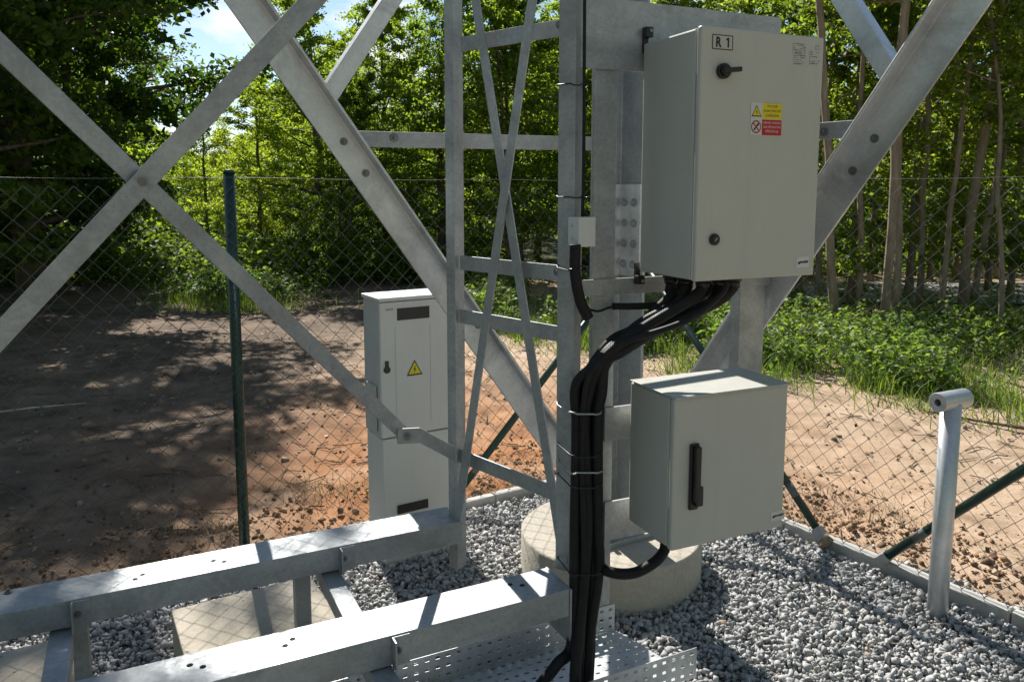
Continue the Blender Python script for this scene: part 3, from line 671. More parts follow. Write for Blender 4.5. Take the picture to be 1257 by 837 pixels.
FL2 = at_y(825.7, 585, 2.15); FL2 = V((FL2.x, FL2.y, 0)); zl0, zl1 = at_vline(823.7, 677, FL2).z, at_vline(827.7, 490.3, FL2).z
lo, door2 = cabinet('junction_cabinet', 'square grey steel cabinet with a black lever handle, above the footing', FL2 + UP * zl0, .418, zl1 - zl0, .235, True)
def onD2(px, py, o=.0006): return at_plane(px, py, FL2 + N * o, N)
maker_tag(onD2, (945.5, 640), (963, 625), door2)
a_, b_ = onD2(850, 544, 0), onD2(851, 624, 0); hl = a_.z - b_.z
m = MB().box((a_ + b_) / 2 + N * .005, W, N, UP, .0155, .005, hl / 2); hd_ = m.build('handle', BLACK, door2, .004, None, 3)
m = MB().box((a_ + b_) / 2 + N * .017 + W * .002 + UP * hl * .05, W, N, UP, .0105, .008, hl * .42); m.box(b_ + N * .017 + W * .004 + UP * hl * .22, W, N, UP, .0125, .009, hl * .15); m.build('lever', BLACK, hd_, .004, None, 3)

# small terminal box on the ladder post
jd = hd(62); jn = hd(152); j0 = at_y(708, 303, P2.y - .07); j1 = at_y(708, 267, P2.y - .07); hh = (j1 - j0).z
tb = thing('terminal_box', 'small pale grey terminal box clipped to the ladder post', 'box', (j0 + j1) / 2)
c = (j0 + j1) / 2 + jd * .028; MB().box(c - jn * .024, jd, jn, UP, .029, .024, hh / 2).build('body', PILLAR, tb, .004)
m = MB().box(c + jn * .006, jd, jn, UP, .0295, .006, hh / 2 + .0005); m.build('lid', PILLAR, tb, .002)
for z_ in (-.018, .018): MB().cyl(c - jn * .024 - jd * .029 + UP * z_, c - jn * .024 - jd * .031 + UP * z_, .006, 12).build('knockout', PILLARD, tb)

# ------------------------------------------------------------------ conduits and cables
def smooth_path(pts, step=.006):
    P_ = [V(p) for p in pts]; P_ = [P_[0] * 2 - P_[1]] + P_ + [P_[-1] * 2 - P_[-2]]; out = []
    for i in range(1, len(P_) - 2):
        p0, p1, p2, p3 = P_[i - 1:i + 3]; n_ = max(2, int((p2 - p1).length / step))
        for k_ in range(n_):
            t = k_ / n_; out.append(0.5 * ((2 * p1) + (p2 - p0) * t + (2 * p0 - 5 * p1 + 4 * p2 - p3) * t * t + (3 * p1 - p0 - 3 * p2 + p3) * t ** 3))
    out.append(P_[-2]); return out
def conduit(label, pts, r_, corr=True, name='conduit', group=None, cat='conduit', n_=12, mat=CONDUIT):
    P_ = smooth_path(pts, .0035 if corr else .015)
    rad = [r_ * (1 + (.045 if i % 2 else -.045)) for i in range(len(P_))] if corr else r_
    o = MB().tube(P_, rad, n_).build(name, mat); return tag(o, label, cat, group)
YB = P2.y - .055                                  # depth of the bundle in front of the ladder post
# bottom of the tall cabinet, left to right, back row then front row
g = 'black conduits out of the tall cabinet'
ent = [(823, 353, 2.36), (842, 352, 2.32), (862, 351, 2.28), (881, 351, 2.34), (899, 350, 2.30)]
mid = [(770, 418, -.012), (782, 416, .012), (795, 414, -.002), (806, 408, .02), (818, 404, .004)]
low = [(712, 0.030), (729, .022), (707, -.008), (721, -.016), (734, -.002)]
labels = ['black conduit entering the tall cabinet nearest its left edge', 'second black conduit from the left under the tall cabinet', 'black conduit under the middle of the tall cabinet, front of the bundle', 'fourth black conduit from the left under the tall cabinet', 'outermost black conduit of the bundle, curving to the right under the tall cabinet']
ends = [((716, 790, .01), (722, 850, -.02), (722, 880, -.05)), ((727, 720, .0), (722, 800, -.02), (712, 880, -.04)), ((703, 780, -.03), (690, 815, -.08), (655, 850, -.12)), ((716, 760, -.04), (707, 820, -.10), (705, 880, -.15)), ((734, 700, .0), (726, 790, -.03), (716, 880, -.06))]
for i in range(5):
    e, md_, lw, en = ent[i], mid[i], low[i], ends[i]
    y_ = YB + lw[1]
    dx = e[0] - 860; k5 = (-2, 2, -1, 3, 5)[i]
    pts = [at_y(e[0] + 2, e[1] - 8, e[2]), at_y(e[0], e[1] + 3, e[2]), at_y(e[0] - 12 - dx * .2, e[1] + 20 + k5, e[2] * .8 + y_ * .2), at_y(795 + dx * .45, 399 - dx * .02 + k5, e[2] * .5 + y_ * .5), at_y(757 + dx * .18, 424 + k5, e[2] * .15 + y_ * .85), at_y(733 + (lw[0] - 720) * .7, 446 + k5 - (lw[0] - 720) * .5, y_), at_y(lw[0] + 5, 476 + k5, y_), at_y(lw[0], 520, y_), at_y(lw[0], 640, y_)] + [at_y(a, b, YB + c) for a, b, c in en]
    pts = pts[:2] + [p + V((rnd.gauss(0, .006), rnd.gauss(0, .005), rnd.gauss(0, .006))) for p in pts[2:]]
    conduit(labels[i], pts, .0172, True, 'conduit', g)
    q = at_y(e[0] + .5, e[1] - 3, e[2]); q.z = zc0
    m = MB(); m.cyl(q - UP * .003, q - UP * .014, .0255, 6); m.cyl(q - UP * .014, q - UP * .030, .0225, 16, 0, .0195); m.build('cable_gland', BLACK, up)
for i, (e, mx_, lw) in enumerate((((832, 352, 2.40), (792, 408, .03), (714, .02)), ((872, 351, 2.38), (820, 398, .045), (728, .035)), ((890, 350, 2.24), (842, 402, -.02), (715, -.030)))):
    y_ = YB + lw[1]
    pts = [at_y(e[0] + 1, e[1] - 8, e[2]), at_y(e[0] - 2, e[1] + 8, e[2]), at_y(mx_[0], mx_[1] - 8, (e[2] + y_) / 2 + mx_[2]), at_y(762, 422, y_ + .01), at_y(lw[0] + 20, 446, y_), at_y(lw[0] + 4, 478, y_), at_y(lw[0], 560, y_), at_y(lw[0] + 2, 680, y_), at_y(lw[0] - 1, 800, y_ - .02), at_y(lw[0] - 6, 880, y_ - .05)]
    conduit(('thin black cable in the back row under the tall cabinet, left', 'thin black cable in the back row under the tall cabinet, right', 'thin black cable sagging in front of the conduit bundle')[i], pts, .0095, False, 'cable', 'thin black cables out of the tall cabinet', 'cable')
conduit('black conduit looping up into the bottom of the square cabinet', [at_y(817, 664, 2.30), at_y(815, 676, 2.29), at_y(803, 690, 2.27), at_y(778, 703, 2.25), at_y(750, 702, 2.24), at_y(735, 690, YB + .02), at_y(727, 660, YB + .025), at_y(725, 600, YB + .03)], .0165, True)
conduit('black conduit dropping from the small terminal box', [at_y(706, 300, P2.y - .075), at_y(706, 335, P2.y - .075), at_y(712, 368, P2.y - .07), at_y(722, 390, P2.y - .06)], .0165, True)
conduit('short thick black cable running sideways under the tall cabinet', [at_y(752, 376, 2.37), at_y(780, 376, 2.38), at_y(808, 374, 2.38), at_y(832, 366, 2.37)], .011, False, 'cable', None, 'cable')
conduit('thin black lead linking the terminal conduit and the sideways cable', [at_y(723, 380, P2.y - .05), at_y(735, 382, 2.31), at_y(746, 378, 2.35), at_y(756, 376, 2.37)], .004, False, 'cable', None, 'cable')
conduit('thin black cable running down the ladder post to the terminal box', [at_y(718, -60, P2.y - .012), at_y(717, 120, P2.y - .012), at_y(716.5, 200, P2.y - .014), at_y(715, 266, P2.y - .035)], .005, False, 'cable', None, 'cable')
# ties
def tie(px0, px1, py, dep0, dep1, mat, label, group, r_=.0022):
    z_ = at_y(703, py, dep0).z
    def g_(px, dp): q = at_y(px, py, dp); return V((q.x, q.y, z_))
    if dep0 > P2.y - .04: cor = [g_(683, P2.y + .012), g_(702.5, P2.y - .025), g_(713, P2.y - .018), g_(px1, P2.y - .01), g_(px1, P2.y + .04), g_(690, P2.y + .04)]
    else: cor = [g_(683, P2.y + .012), g_(699, dep0 + .012), g_(706, dep0), g_(px1 - 7, dep0), g_(px1, dep0 + .015), g_(px1 - 2, YB + .055), g_(712, P2.y + .04), g_(690, P2.y + .035)]
    pts = []
    for i, c_ in enumerate(cor):
        nx_ = cor[(i + 1) % len(cor)]; pts += [c_.lerp(nx_, f) + UP * (.003 * math.sin(i * 2.1 + py)) for f in (.08, .5, .92)]
    o = MB().tube(pts, r_, 6, closed=True).build('cable_tie', mat); tag(o, label, 'cable tie', group)
tg = 'ties round the ladder post and the cables'
tie(684, 722, 103, P2.y - .03, P2.y + .035, BLACK, 'topmost black tie, round the ladder post high above the terminal box', tg)
tie(684, 722, 242, P2.y - .03, P2.y + .035, BLACK, 'black tie round the ladder post just above the terminal box', tg)
tie(684, 722, 332, P2.y - .10, P2.y + .035, BLACK, 'black tie round the post and the conduit below the terminal box', tg)
tie(685, 738, 508, YB - .045, P2.y + .035, ZINC, 'pale steel tie round post and bundle, level with the top of the square cabinet', tg, .0028)
tie(685, 739, 560, YB - .045, P2.y + .035, BLACK, 'black tie round post and bundle, just above the lower steel tie', tg)
tie(685, 739, 581, YB - .045, P2.y + .035, ZINC, 'lower pale steel tie, level with the lever handle', tg, .0028)
tie(685, 739, 598, YB - .045, P2.y + .035, BLACK, 'black tie just below the lower steel tie', tg)
tie(690, 739, 706, YB - .05, P2.y + .06, BLACK, 'lowest black tie, round the bundle beside the near beam end', tg)

# ------------------------------------------------------------------ perforated cable tray
zt0 = .12; tA = at_z(754, 773, zt0); tC = at_z(855, 794, zt0 + .10); tC = V((tC.x, tC.y, zt0)); tw_ = (tC - tA)
wd = VB * tw_.dot(VB) + UB * tw_.dot(UB); wlen = wd.length; wd.normalize()
tray = thing('cable_tray', 'perforated galvanised cable tray lying under the near beam', 'cable tray', (tA + tC) / 2 - UB * .6)
Lt = 1.7
def perforated(origin, ax, ay, la, lb, na, nb, nrm, slot):      # a sheet with real slots, built cell by cell
    m = MB(); ca, cb_ = la / na, lb / nb
    for i in range(na):
        for j in range(nb):
            o_ = origin + ax * ca * i + ay * cb_ * j; sa, sb = slot
            xa = [0, (ca - sa) / 2, (ca + sa) / 2, ca]; yb_ = [0, (cb_ - sb) / 2, (cb_ + sb) / 2, cb_]
            if (j % 2) : xa = xa
            vs = [o_ + ax * x + ay * y for y in yb_ for x in xa]
            fs = [(r * 4 + c, r * 4 + c + 1, r * 4 + c + 5, r * 4 + c + 4) for r in range(3) for c in range(3) if not (r == 1 and c == 1)]
            m.add(vs, fs)
    return m
def sheet(mb, name):
    o = mb.build(name, GALVB, tray)
    bm = bmesh.new(); bm.from_mesh(o.data); bmesh.ops.remove_doubles(bm, verts=bm.verts, dist=.0002); bm.to_mesh(o.data); bm.free()
    md = o.modifiers.new('solid', 'SOLIDIFY'); md.thickness = .0018; md.offset = 0; return o
sheet(perforated(tA - UB * Lt, UB, wd, Lt, wlen, 48, 10, UP, (.0145, .008)), 'tray_floor')
sheet(perforated(tA - UB * Lt + UP * .002, UB, UP, Lt, .095, 48, 3, UP, (.014, .009)), 'side_flange')
sheet(perforated(tA + wd * wlen - UB * Lt + UP * .002, UB, UP, Lt, .098, 48, 3, UP, (.014, .009)), 'side_flange')
for k_ in (.25, 1.2): MB().box(tA + wd * wlen / 2 - UB * k_ + UP * -.062, UB, wd, UP, .02, wlen / 2, .058).build('support_block', CONCL, tray, .003)

# ------------------------------------------------------------------ meter pillar behind the beams
W3 = hd(58.6); N3 = hd(148.6)
K0 = at_z(472, 697, 0.0); zk = at_vline(461.3, 369.5, K0).z
pc = thing('meter_pillar', 'pale grey electricity meter pillar with yellow hazard triangle, behind the ladder', 'cabinet', K0 + W3 * .18 - N3 * .1)
kw, kd = .385, .20; c0 = K0 + W3 * kw / 2 - N3 * kd / 2; zs = at_vline(470, 541, K0).z
MB().box(c0 + UP * (zs / 2 - .05), W3, N3, UP, kw / 2 - .006, kd / 2 - .006, zs / 2 + .05).build('base_section', PILLAR, pc, .006)
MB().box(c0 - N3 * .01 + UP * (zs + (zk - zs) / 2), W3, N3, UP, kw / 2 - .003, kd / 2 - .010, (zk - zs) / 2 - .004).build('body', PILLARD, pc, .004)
MB().box(c0 + UP * (zk + .002) , W3, N3, UP, kw / 2 + .004, kd / 2 + .004, .008).build('lid', PILLAR, pc, .003)
dz0, dz1 = zs + .008, zk - .010
kd_ = MB().box(K0 + W3 * kw / 2 - N3 * .008 + UP * (dz0 + dz1) / 2, W3, N3, UP, kw / 2 - .001, .010, (dz1 - dz0) / 2).build('door', PILLAR, pc, .004)
def onK(px, py, o=.003): return at_plane(px, py, K0 + N3 * o, N3)
W_, N_ = W, N
W, N = W3, N3
a_, b_ = onK(487.5, 393.5), onK(527, 380.5); w_ = (b_ - a_).dot(W3); m = MB(); panel(m, a_, W3, UP, N3, w_, .052, .002, 0); wp = m.build('viewing_window', BLACK, kd_, .001)
q = onK(509, 452.5); tri(q, .040, kd_)
a_ = onK(472.5, 383.5); m = MB(); panel(m, a_, W3, UP, N3, .042, .022, .0006, 0)
for i in range(5): panel(m, a_ + W3 * (.005 + .0065 * i) + UP * .007 + N3 * .0005, W3, UP, N3, .0045, .008, .0003, 1)
m.build('name_tag', [WHITE, INKG], kd_)
q = onK(475, 454); m = MB(); m.cyl(q, q + N3 * .004, .0155, 20); m.box(q + UP * .024 + N3 * .002, W3, N3, UP, .008, .002, .014); m.build('lock', BLACK, kd_, .001)
for px in (486, 528.5):
    a_, b_ = onK(px, 520, .0026), onK(px + (-3.5), 378, .0026); q = onK(px, 450, .0026)
    MB().box(V((q.x, q.y, (dz0 + dz1) / 2 - .03)), W3, N3, UP, .0008, .0006, (dz1 - dz0) / 2 - .075).build('door_groove', PILLARD, kd_)
a_ = onK(488, 631, -.004); m = MB(); panel(m, a_, W3, UP, N3, .148, .040, .003, 0)
for i in range(4): panel(m, a_ + UP * (.004 + .009 * i) + W3 * .003 + N3 * .003, W3, UP, N3, .142, .004, .002, 1)
m.build('vent_grille', [BLACK, RUBBER], pc, .0005)
W, N = W_, N_
q0 = K0 - W3 * .0035 - N3 * .1; m = MB()
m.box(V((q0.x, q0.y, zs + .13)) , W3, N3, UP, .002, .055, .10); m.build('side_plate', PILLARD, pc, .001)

# ------------------------------------------------------------------ stub post with T-shaped head
S0 = at_z(1150, 756, 0.0); zp = at_vline(1160, 490, S0).z
sp_ = thing('hinge_post', 'stubby galvanised post with a short cross tube on top, by the kerb', 'post', S0)
MB().cyl(S0 - UP * .2, S0 + UP * (zp - .01), .0365, 28).build('post', GALVB, sp_, .0)
td = V((.90, .44, 0)).normalized(); c = S0 + UP * zp
ht = MB(); n_ = 28; o_, i_ = .036, .013; L_ = .080
for e_ in (-1, 1):
    pass
ax_, ay_ = V((td.y, -td.x, 0)), UP
def rg(r, s): return [c + td * s + ax_ * math.cos(2 * math.pi * i / n_) * r + ay_ * math.sin(2 * math.pi * i / n_) * r for i in range(n_)]
vs = rg(o_, -L_) + rg(o_, L_) + rg(i_, L_) + rg(i_, -L_)
fs = []
for q in range(4):
    for i in range(n_): j = (i + 1) % n_; q2 = (q + 1) % 4; fs.append((q * n_ + i, q * n_ + j, q2 * n_ + j, q2 * n_ + i))
ht.add(vs, fs, 0); hto = ht.build('cross_tube', GALVB, sp_, .002)

# ------------------------------------------------------------------ chain link fence
ZF = 1.69
def fence(label, d_, nrm, L, posts, braces, s0=.0):
    t = thing('chain_link_fence', label, 'fence', FC + d_ * L / 2)
    cw = .085; nz_ = int((ZF - .045) / (cw / 2)); mb = MB(); off = nrm * .0
    for i in range(int(L / cw)):
        pts = []
        for k_ in range(nz_ + 1):
            s = s0 + i * cw + (cw / 2 if (k_ + i * 0) % 2 else 0) + cw * .25
            sgn = 1 if k_ % 2 else -1
            wob = .010 * noise.noise(V((s * 1.3, k_ * .08, 3.0 + L)))
            sag = .012 * noise.noise(V((s * .9, k_ * .05, 7.0 + L)))
            # neighbouring wires meet at the diamond corners
            pts.append(FC + d_ * (s + (0.0015 * -sgn) + sag) + nrm * (wob + .0012 * (1 if (k_ // 1) % 2 else -1)) + UP * (.045 + k_ * cw / 2))
        mb.tube(pts, .0017, 4, 0, False, False, (d_.x, d_.y, 0))
        pts2 = [p + d_ * 0 for p in pts]
        pts2 = []
        for k_ in range(nz_ + 1):
            s = s0 + i * cw + (-cw / 2 if k_ % 2 else 0) + cw * .25
            wob = .010 * noise.noise(V((s * 1.3, k_ * .08, 3.0 + L))); sag = .012 * noise.noise(V((s * .9, k_ * .05, 7.0 + L)))
            pts2.append(FC + d_ * (s + sag) + nrm * (wob + .003) + UP * (.045 + k_ * cw / 2))
        # (one zigzag per column already closes the diamonds with its neighbour mirrored)
        mb.tube(pts2, .0017, 4, 0, False, False, (d_.x, d_.y, 0)) if i == 0 or True else None
    mb.build('wire_mesh', WIRE, t)
    for z_, mt in ((ZF + .004, WIREL), (.06, WIRE)):
        pts = [FC + d_ * (s0 + k_ * .2) + nrm * .004 + UP * (z_ - .004 * math.sin(k_ * 1.0)) for k_ in range(int(L / .2) + 1)]
        MB().tube(pts, .0011, 5).build('tension_wire', mt, t)
    for s, r_ in posts:
        p = FC + d_ * s + nrm * (r_ + .004); m = MB(); m.cyl(p - UP * .3, p + UP * (ZF + .03), r_, 20); po = m.build('fence_post', GREEN, t)
        MB().cyl(p + UP * (ZF + .028), p + UP * (ZF + .042), r_ + .003, 20, 0, r_ - .008).build('post_cap', GREEN, po)
    for a_, b_ in braces:
        b = MB().tube([a_, b_], .019, 14).build('brace', GREEN, t)
        d2 = (b_ - a_).normalized(); MB().box(a_ + d2 * .015, d2, d2.orthogonal(), d2.cross(d2.orthogonal()), .028, .022, .022).build('brace_shoe', ZINC, b, .004)
        MB().cyl(a_ + d2 * .20, a_ + d2 * .27, .0194, 14).build('sticker', WIREL, b)
    return t
ctop = FC + UP * 1.30 + NL * .03
pf = at_plane(293, 500, FC + NL * .03, NL); s_left = (V((pf.x, pf.y, 0)) - FC).dot(FL)
lb = FC + FL * ((at_plane(548, 628, FC, NL) - FC).dot(FL)) + UP * .05
fence('green chain link fence across the back left, with post between the crossed bars', FL, NL, 5.4, [(0.0, .022), (s_left, .024), (s_left + 2.2, .024)], [(lb - NL * .03, ctop - NL * .03)])
rb = at_plane(1012, 682, FC, NR); rb.z = .05
q0 = at_plane(1085, 706, FC, NR); q1 = at_plane(1257, 590, FC, NR); dq = (q1 - q0); s_top = (1.30 - q0.z) / dq.z; q2 = q0 + dq * s_top; q0.z = max(q0.z, .05)
s_post = (V((q2.x, q2.y, 0)) - FC).dot(FR)
fence('green chain link fence along the right side, braced by slanting green tubes', FR, NR, max(4.2, s_post + .05), [(s_post, .024)], [(rb - NR * .03, FC + UP * 1.30 - NR * .03), (q0 - NR * .03, q2 - NR * .03)], .03)

# ------------------------------------------------------------------ vegetation
def leaves(cent, size, up_bias=.25, aspect=.55, seed=0, droop=0.0):
    r = np.random.default_rng(seed); n = len(cent)
    nrm = r.normal(size=(n, 3)); nrm[:, 2] = np.abs(nrm[:, 2]) + up_bias; nrm /= np.linalg.norm(nrm, axis=1)[:, None]
    a = r.normal(size=(n, 3)); a -= nrm * (a * nrm).sum(1)[:, None]; a /= np.linalg.norm(a, axis=1)[:, None]; a[:, 2] -= droop; b = np.cross(nrm, a)
    L = (size * r.uniform(.65, 1.3, n))[:, None]
    v = np.stack([cent - a * L * .5, cent + b * L * aspect * .5 + a * L * .05 + nrm * L * .06, cent + a * L * .5, cent - b * L * aspect * .5 + a * L * .05 + nrm * L * .06], 1)
    return v.reshape(-1, 3), np.arange(n * 4).reshape(n, 4)

def make_tree(seed, h, base, rad, trunk_r, n_limb, tw_per, lv_per, leaf, spread=.32, lean=(0, 0), profile=1.0, stems=1, rise=.35):
    r = random.Random(seed); g = np.random.default_rng(seed); mb = MB(); cents = []
    for s_ in range(stems):
        ln = V((lean[0] + (r.uniform(-.12, .12) if stems > 1 else 0), lean[1] + (r.uniform(-.12, .12) if stems > 1 else 0), 0)); p = V((r.uniform(-.25, .25), r.uniform(-.25, .25), 0)) if stems > 1 else V((0, 0, 0))
        tp = [p + V((0, 0, -.1))]; k_ = 14; wob = V((0, 0, 0))
        for i in range(1, k_ + 1):
            wob += V((r.gauss(0, .035), r.gauss(0, .035), 0)) * h / 10
            tp.append(p + ln * (h * i / k_) + wob + UP * (h * i / k_))
        tr = [trunk_r * (1.25 if i == 0 else 1) * (1 - .9 * i / k_) + .008 for i in range(k_ + 1)]
        mb.tube(tp, tr, 9)
        def trunk_at(z): f = max(0, min(k_ - 1e-3, z / h * k_)); i = int(f); return tp[i].lerp(tp[i + 1], f - i)
        for j in range(n_limb):
            f = (j + r.random()) / n_limb; z = base + (h * .97 - base) * f
            fr_ = math.sin(math.pi * min(1, max(0.04, (.16 + .84 * (1 - f) ** .9)))) if profile == 1 else (1 - f) ** .7
            fr_ = (1 - abs(2 * (f ** .8) - .75) ** 1.8 * .65) if profile == 1 else fr_
            L = rad * max(.25, fr_) * r.uniform(.7, 1.12); az = j * 2.399 + r.uniform(-.5, .5); el = r.uniform(.0, .35) + rise * f
            st = trunk_at(z); d = V((math.cos(az) * math.cos(el), math.sin(az) * math.cos(el), math.sin(el))); pts = [st]; n_ = 7
            for q in range(1, n_ + 1):
                d = (d + V((r.gauss(0, .12), r.gauss(0, .12), r.gauss(.03, .10)))).normalized(); pts.append(pts[-1] + d * L / n_)
            rr = max(.012, trunk_r * .30 * (1 - .7 * f)); mb.tube(pts, [rr * (1 - .85 * q / n_) + .004 for q in range(n_ + 1)], 6)
            for w_ in range(tw_per):
                q = n_ * (.28 + .72 * (w_ + r.random()) / tw_per); i = min(n_ - 1, int(q)); b0 = pts[i].lerp(pts[i + 1], q - i)
                dd = V((r.gauss(0, 1), r.gauss(0, 1), r.gauss(.1, .45))).normalized(); tl = L * spread * r.uniform(.5, 1.1); e = b0 + dd * tl + UP * -.06 * tl
                mb.tube([b0, b0.lerp(e, .5) + UP * .04 * tl, e], [.010, .007, .003], 4)
                t_ = g.uniform(.15, 1.08, lv_per)[:, None]; c_ = np.array(b0) * (1 - t_) + np.array(e) * t_ + g.normal(0, 1, (lv_per, 3)) * np.array([.16, .16, .09]) * (tl + .25) * .8
                cents.append(c_)
    c_ = np.concatenate(cents); lv, lf = leaves(c_, leaf, seed=seed); return mb, lv, lf
class Kind:
    def __init__(s, name, leafm, barkm, **kw):
        mb, lv, lf = make_tree(**kw); o = mb.build('trunk', barkm); s.trunk = o.data; bpy.data.objects.remove(o)
        s.crown = np_mesh('crown', lv, lf, leafm); s.name = name
    def place(s, x, y, rz, sc_, label, group, cat='tree', tilt=(0, 0)):
        t = thing(s.name, label, cat, (x, y, ground_h(x, y) if abs(x) < 12 and y < 16 else 0), group); t.rotation_euler = (tilt[0], tilt[1], rz); t.scale = (sc_,) * 3 if not hasattr(sc_, '__len__') else sc_
        a = bpy.data.objects.new('trunk', s.trunk); col.objects.link(a); a.parent = t
        b = bpy.data.objects.new('crown', s.crown); col.objects.link(b); b.parent = t
        return t
oak = Kind('oak_tree', LEAF_DARK, BARK, seed=3, h=12.0, base=.5, rad=3.3, trunk_r=.17, n_limb=60, tw_per=9, lv_per=130, leaf=.125)
bright = Kind('hazel_tree', LEAF_MID, BARK, seed=5, h=7.0, base=.9, rad=2.5, trunk_r=.09, n_limb=44, tw_per=10, lv_per=78, leaf=.085, stems=1)
bright2 = Kind('maple_tree', LEAF_MID, BARK, seed=8, h=8.0, base=1.1, rad=2.6, trunk_r=.12, n_limb=42, tw_per=10, lv_per=74, leaf=.09)
slender = Kind('slender_tree', LEAF_FOR, BARKL, seed=12, h=9.5, base=3.9, rad=1.6, trunk_r=.050, n_limb=24, tw_per=7, lv_per=55, leaf=.10, lean=(.015, 0))
understory = Kind('young_tree', LEAF_FOR, BARKL, seed=21, h=5.5, base=.5, rad=1.8, trunk_r=.05, n_limb=32, tw_per=7, lv_per=60, leaf=.085, profile=1)
sapling = Kind('sapling', LEAF_MID, BARK, seed=31, h=5.2, base=.5, rad=1.5, trunk_r=.045, n_limb=26, tw_per=8, lv_per=50, leaf=.075, stems=2, rise=.7)

def X_at(px, Y): return ray(px, 232).x / ray(px, 232).y * Y
G1 = 'dark oaks at the left'
for px, Y, rz, s_, lb_ in ((-130, 8.9, .3, .95, 'dark oak tree at the far left edge, nearest the fence'), (5, 12.2, 1.9, 1.04, 'tall dark oak whose leafy edge meets the patch of sky'), (-330, 11.5, 3.2, 1.1, 'dark oak standing just beyond the left edge'), (20, 17.5, 4.4, .95, 'dark oak behind the two nearer oaks at the left'), (85, 15.4, 5.2, .72, 'dark oak between the front and back oaks, beside the patch of sky'), (-110, 17.5, .9, 1.0, 'dark oak at the back of the left group')):
    oak.place(X_at(px, Y) + (.35 if px == 5 else 0), Y, rz, (s_ * 1.12, s_ * 1.12, s_ * 1.12) if px == 5 else s_, lb_, G1, tilt=(0, .06 if px == 5 else 0))
G2 = 'bright leafy trees behind the fence'
for kd, px, Y, rz, s_, lb_ in ((bright, 318, 15.0, .2, .60, 'low bright green tree under the patch of sky'), (bright2, 395, 13.6, 1.7, .74, 'bright green tree behind the left big diagonal'), (bright, 470, 14.8, 2.8, .86, 'bright tree behind the meter pillar and diagonal'), (bright2, 540, 13.0, 4.0, .74, 'bright tree left of the ladder, behind its left post'), (bright, 640, 13.4, 5.1, .86, 'bright tree seen through the ladder rungs'), (bright2, 720, 14.0, .7, .76, 'bright tree behind the ladder post and tower leg'), (bright, 800, 12.5, 2.2, .86, 'bright tree hidden mostly behind the tall cabinet'), (bright2, 885, 13.5, 3.3, .78, 'bright tree showing above the tall cabinet'), (bright, 425, 19.0, 4.6, .8, 'taller bright tree in the second row at the left'), (bright2, 590, 18.5, 1.1, .76, 'tall bright tree in the second row behind the ladder'), (bright2, 700, 19.5, 2.0, .76, 'tall bright tree in the second row behind the tower leg'), (bright, 505, 17.6, 3.7, .70, 'bright tree in the second row just left of the ladder'), (bright2, 660, 16.2, 5.9, .66, 'bright tree in the second row between the ladder posts'), (bright2, 770, 17.0, .4, .72, 'bright tree in the second row behind the terminal box'), (bright, 365, 17.5, 1.2, .66, 'small bright tree in the second row right of the sky patch'), (bright, 255, 18.0, 5.6, .55, 'small bright tree deep at the left below the sky')):
    kd.place(X_at(px, Y + 2.2), Y + 2.2, rz, s_, lb_, G2)
sapling.place(X_at(632, 13.8), 13.8, .8, 1.0, 'two-stemmed sapling between the ladder posts', G2)
sapling.place(X_at(742, 14.2), 14.2, 2.4, .9, 'sapling just right of the ladder post', G2)
sapling.place(X_at(420, 14.8), 14.8, 2.9, .72, 'small sapling with drooping leaves left of the meter pillar', G2)
G3 = 'slender trees of the right-hand wood'
sl_ = [(1038, 8.6, 1.0, -.10, 'leaning slender tree emerging below the tall cabinet'), (1095, 8.3, .95, -.03, 'slender pale tree, the left stem of the close pair'), (1106, 8.7, .9, .02, 'slender pale tree, the right stem of the close pair'), (1137, 10.2, .85, .06, 'thin grey tree between the pair and the thick pale trunk'), (1192, 9.6, 1.15, .05, 'thickest pale trunk at the right, lit on its left side'), (1204, 9.8, .85, .12, 'slim tree forking away right of the thickest pale trunk'), (1243, 8.2, .6, .14, 'thin pale sapling leaning at the right edge'), (1050, 11.2, .95, .01, 'slender tree behind the leaning one, beside the cabinet'), (1165, 13.0, .95, -.02, 'dark slim trunk left of the thickest pale trunk, further back'), (1222, 12.4, 1.0, .03, 'dark slim trunk near the right edge, further back'), (1075, 13.8, 1.0, .02, 'slim trunk behind the close pair, deep in the wood'), (985, 12.0, 1.0, 0, 'slender tree half hidden by the right big diagonal'), (1120, 11.6, .9, -.04, 'thin trunk just right of the close pair, further back'), (1148, 14.5, 1.0, .02, 'thin trunk deep in the wood between the pair and the thick pale trunk'), (1185, 15.5, 1.05, .0, 'thin trunk deep behind the thickest pale trunk'), (1232, 14.2, .95, -.05, 'thin trunk deep in the wood at the right edge'), (1062, 9.6, .8, .05, 'thin crooked trunk left of the close pair'), (1160, 9.0, .7, -.06, 'thin low sapling trunk left of the thickest pale trunk')]
for i, (px, Y, s_, tl, lb_) in enumerate(sl_): slender.place(X_at(px, Y), Y, i * 1.3, (s_ * .9, s_ * .9, s_), lb_, G3, tilt=(0, tl))
ul = [(1010, 10.5, .8), (1125, 12.0, 1.0), (1180, 14.5, 1.15), (1250, 11.5, .95), (1300, 9.5, .9), (1075, 15.5, 1.3), (950, 14.5, 1.2), (1235, 16.0, 1.35), (1330, 13.5, 1.2)]
ulab = ['young leafy tree behind the right big diagonal', 'young tree filling the gap right of the close pair of trunks', 'young leafy tree behind the thickest pale trunk', 'young tree at the right edge of the wood', 'young tree just beyond the right edge', 'taller young tree deep behind the close pair', 'young tree behind the tall cabinet, right side', 'tallest young tree deep at the right', 'young tree far right, beyond the edge']
for i, ((px, Y, s_), lb_) in enumerate(zip(ul, ulab)): understory.place(X_at(px, Y), Y, i * 2.1, s_, lb_, 'young trees in the right-hand wood')

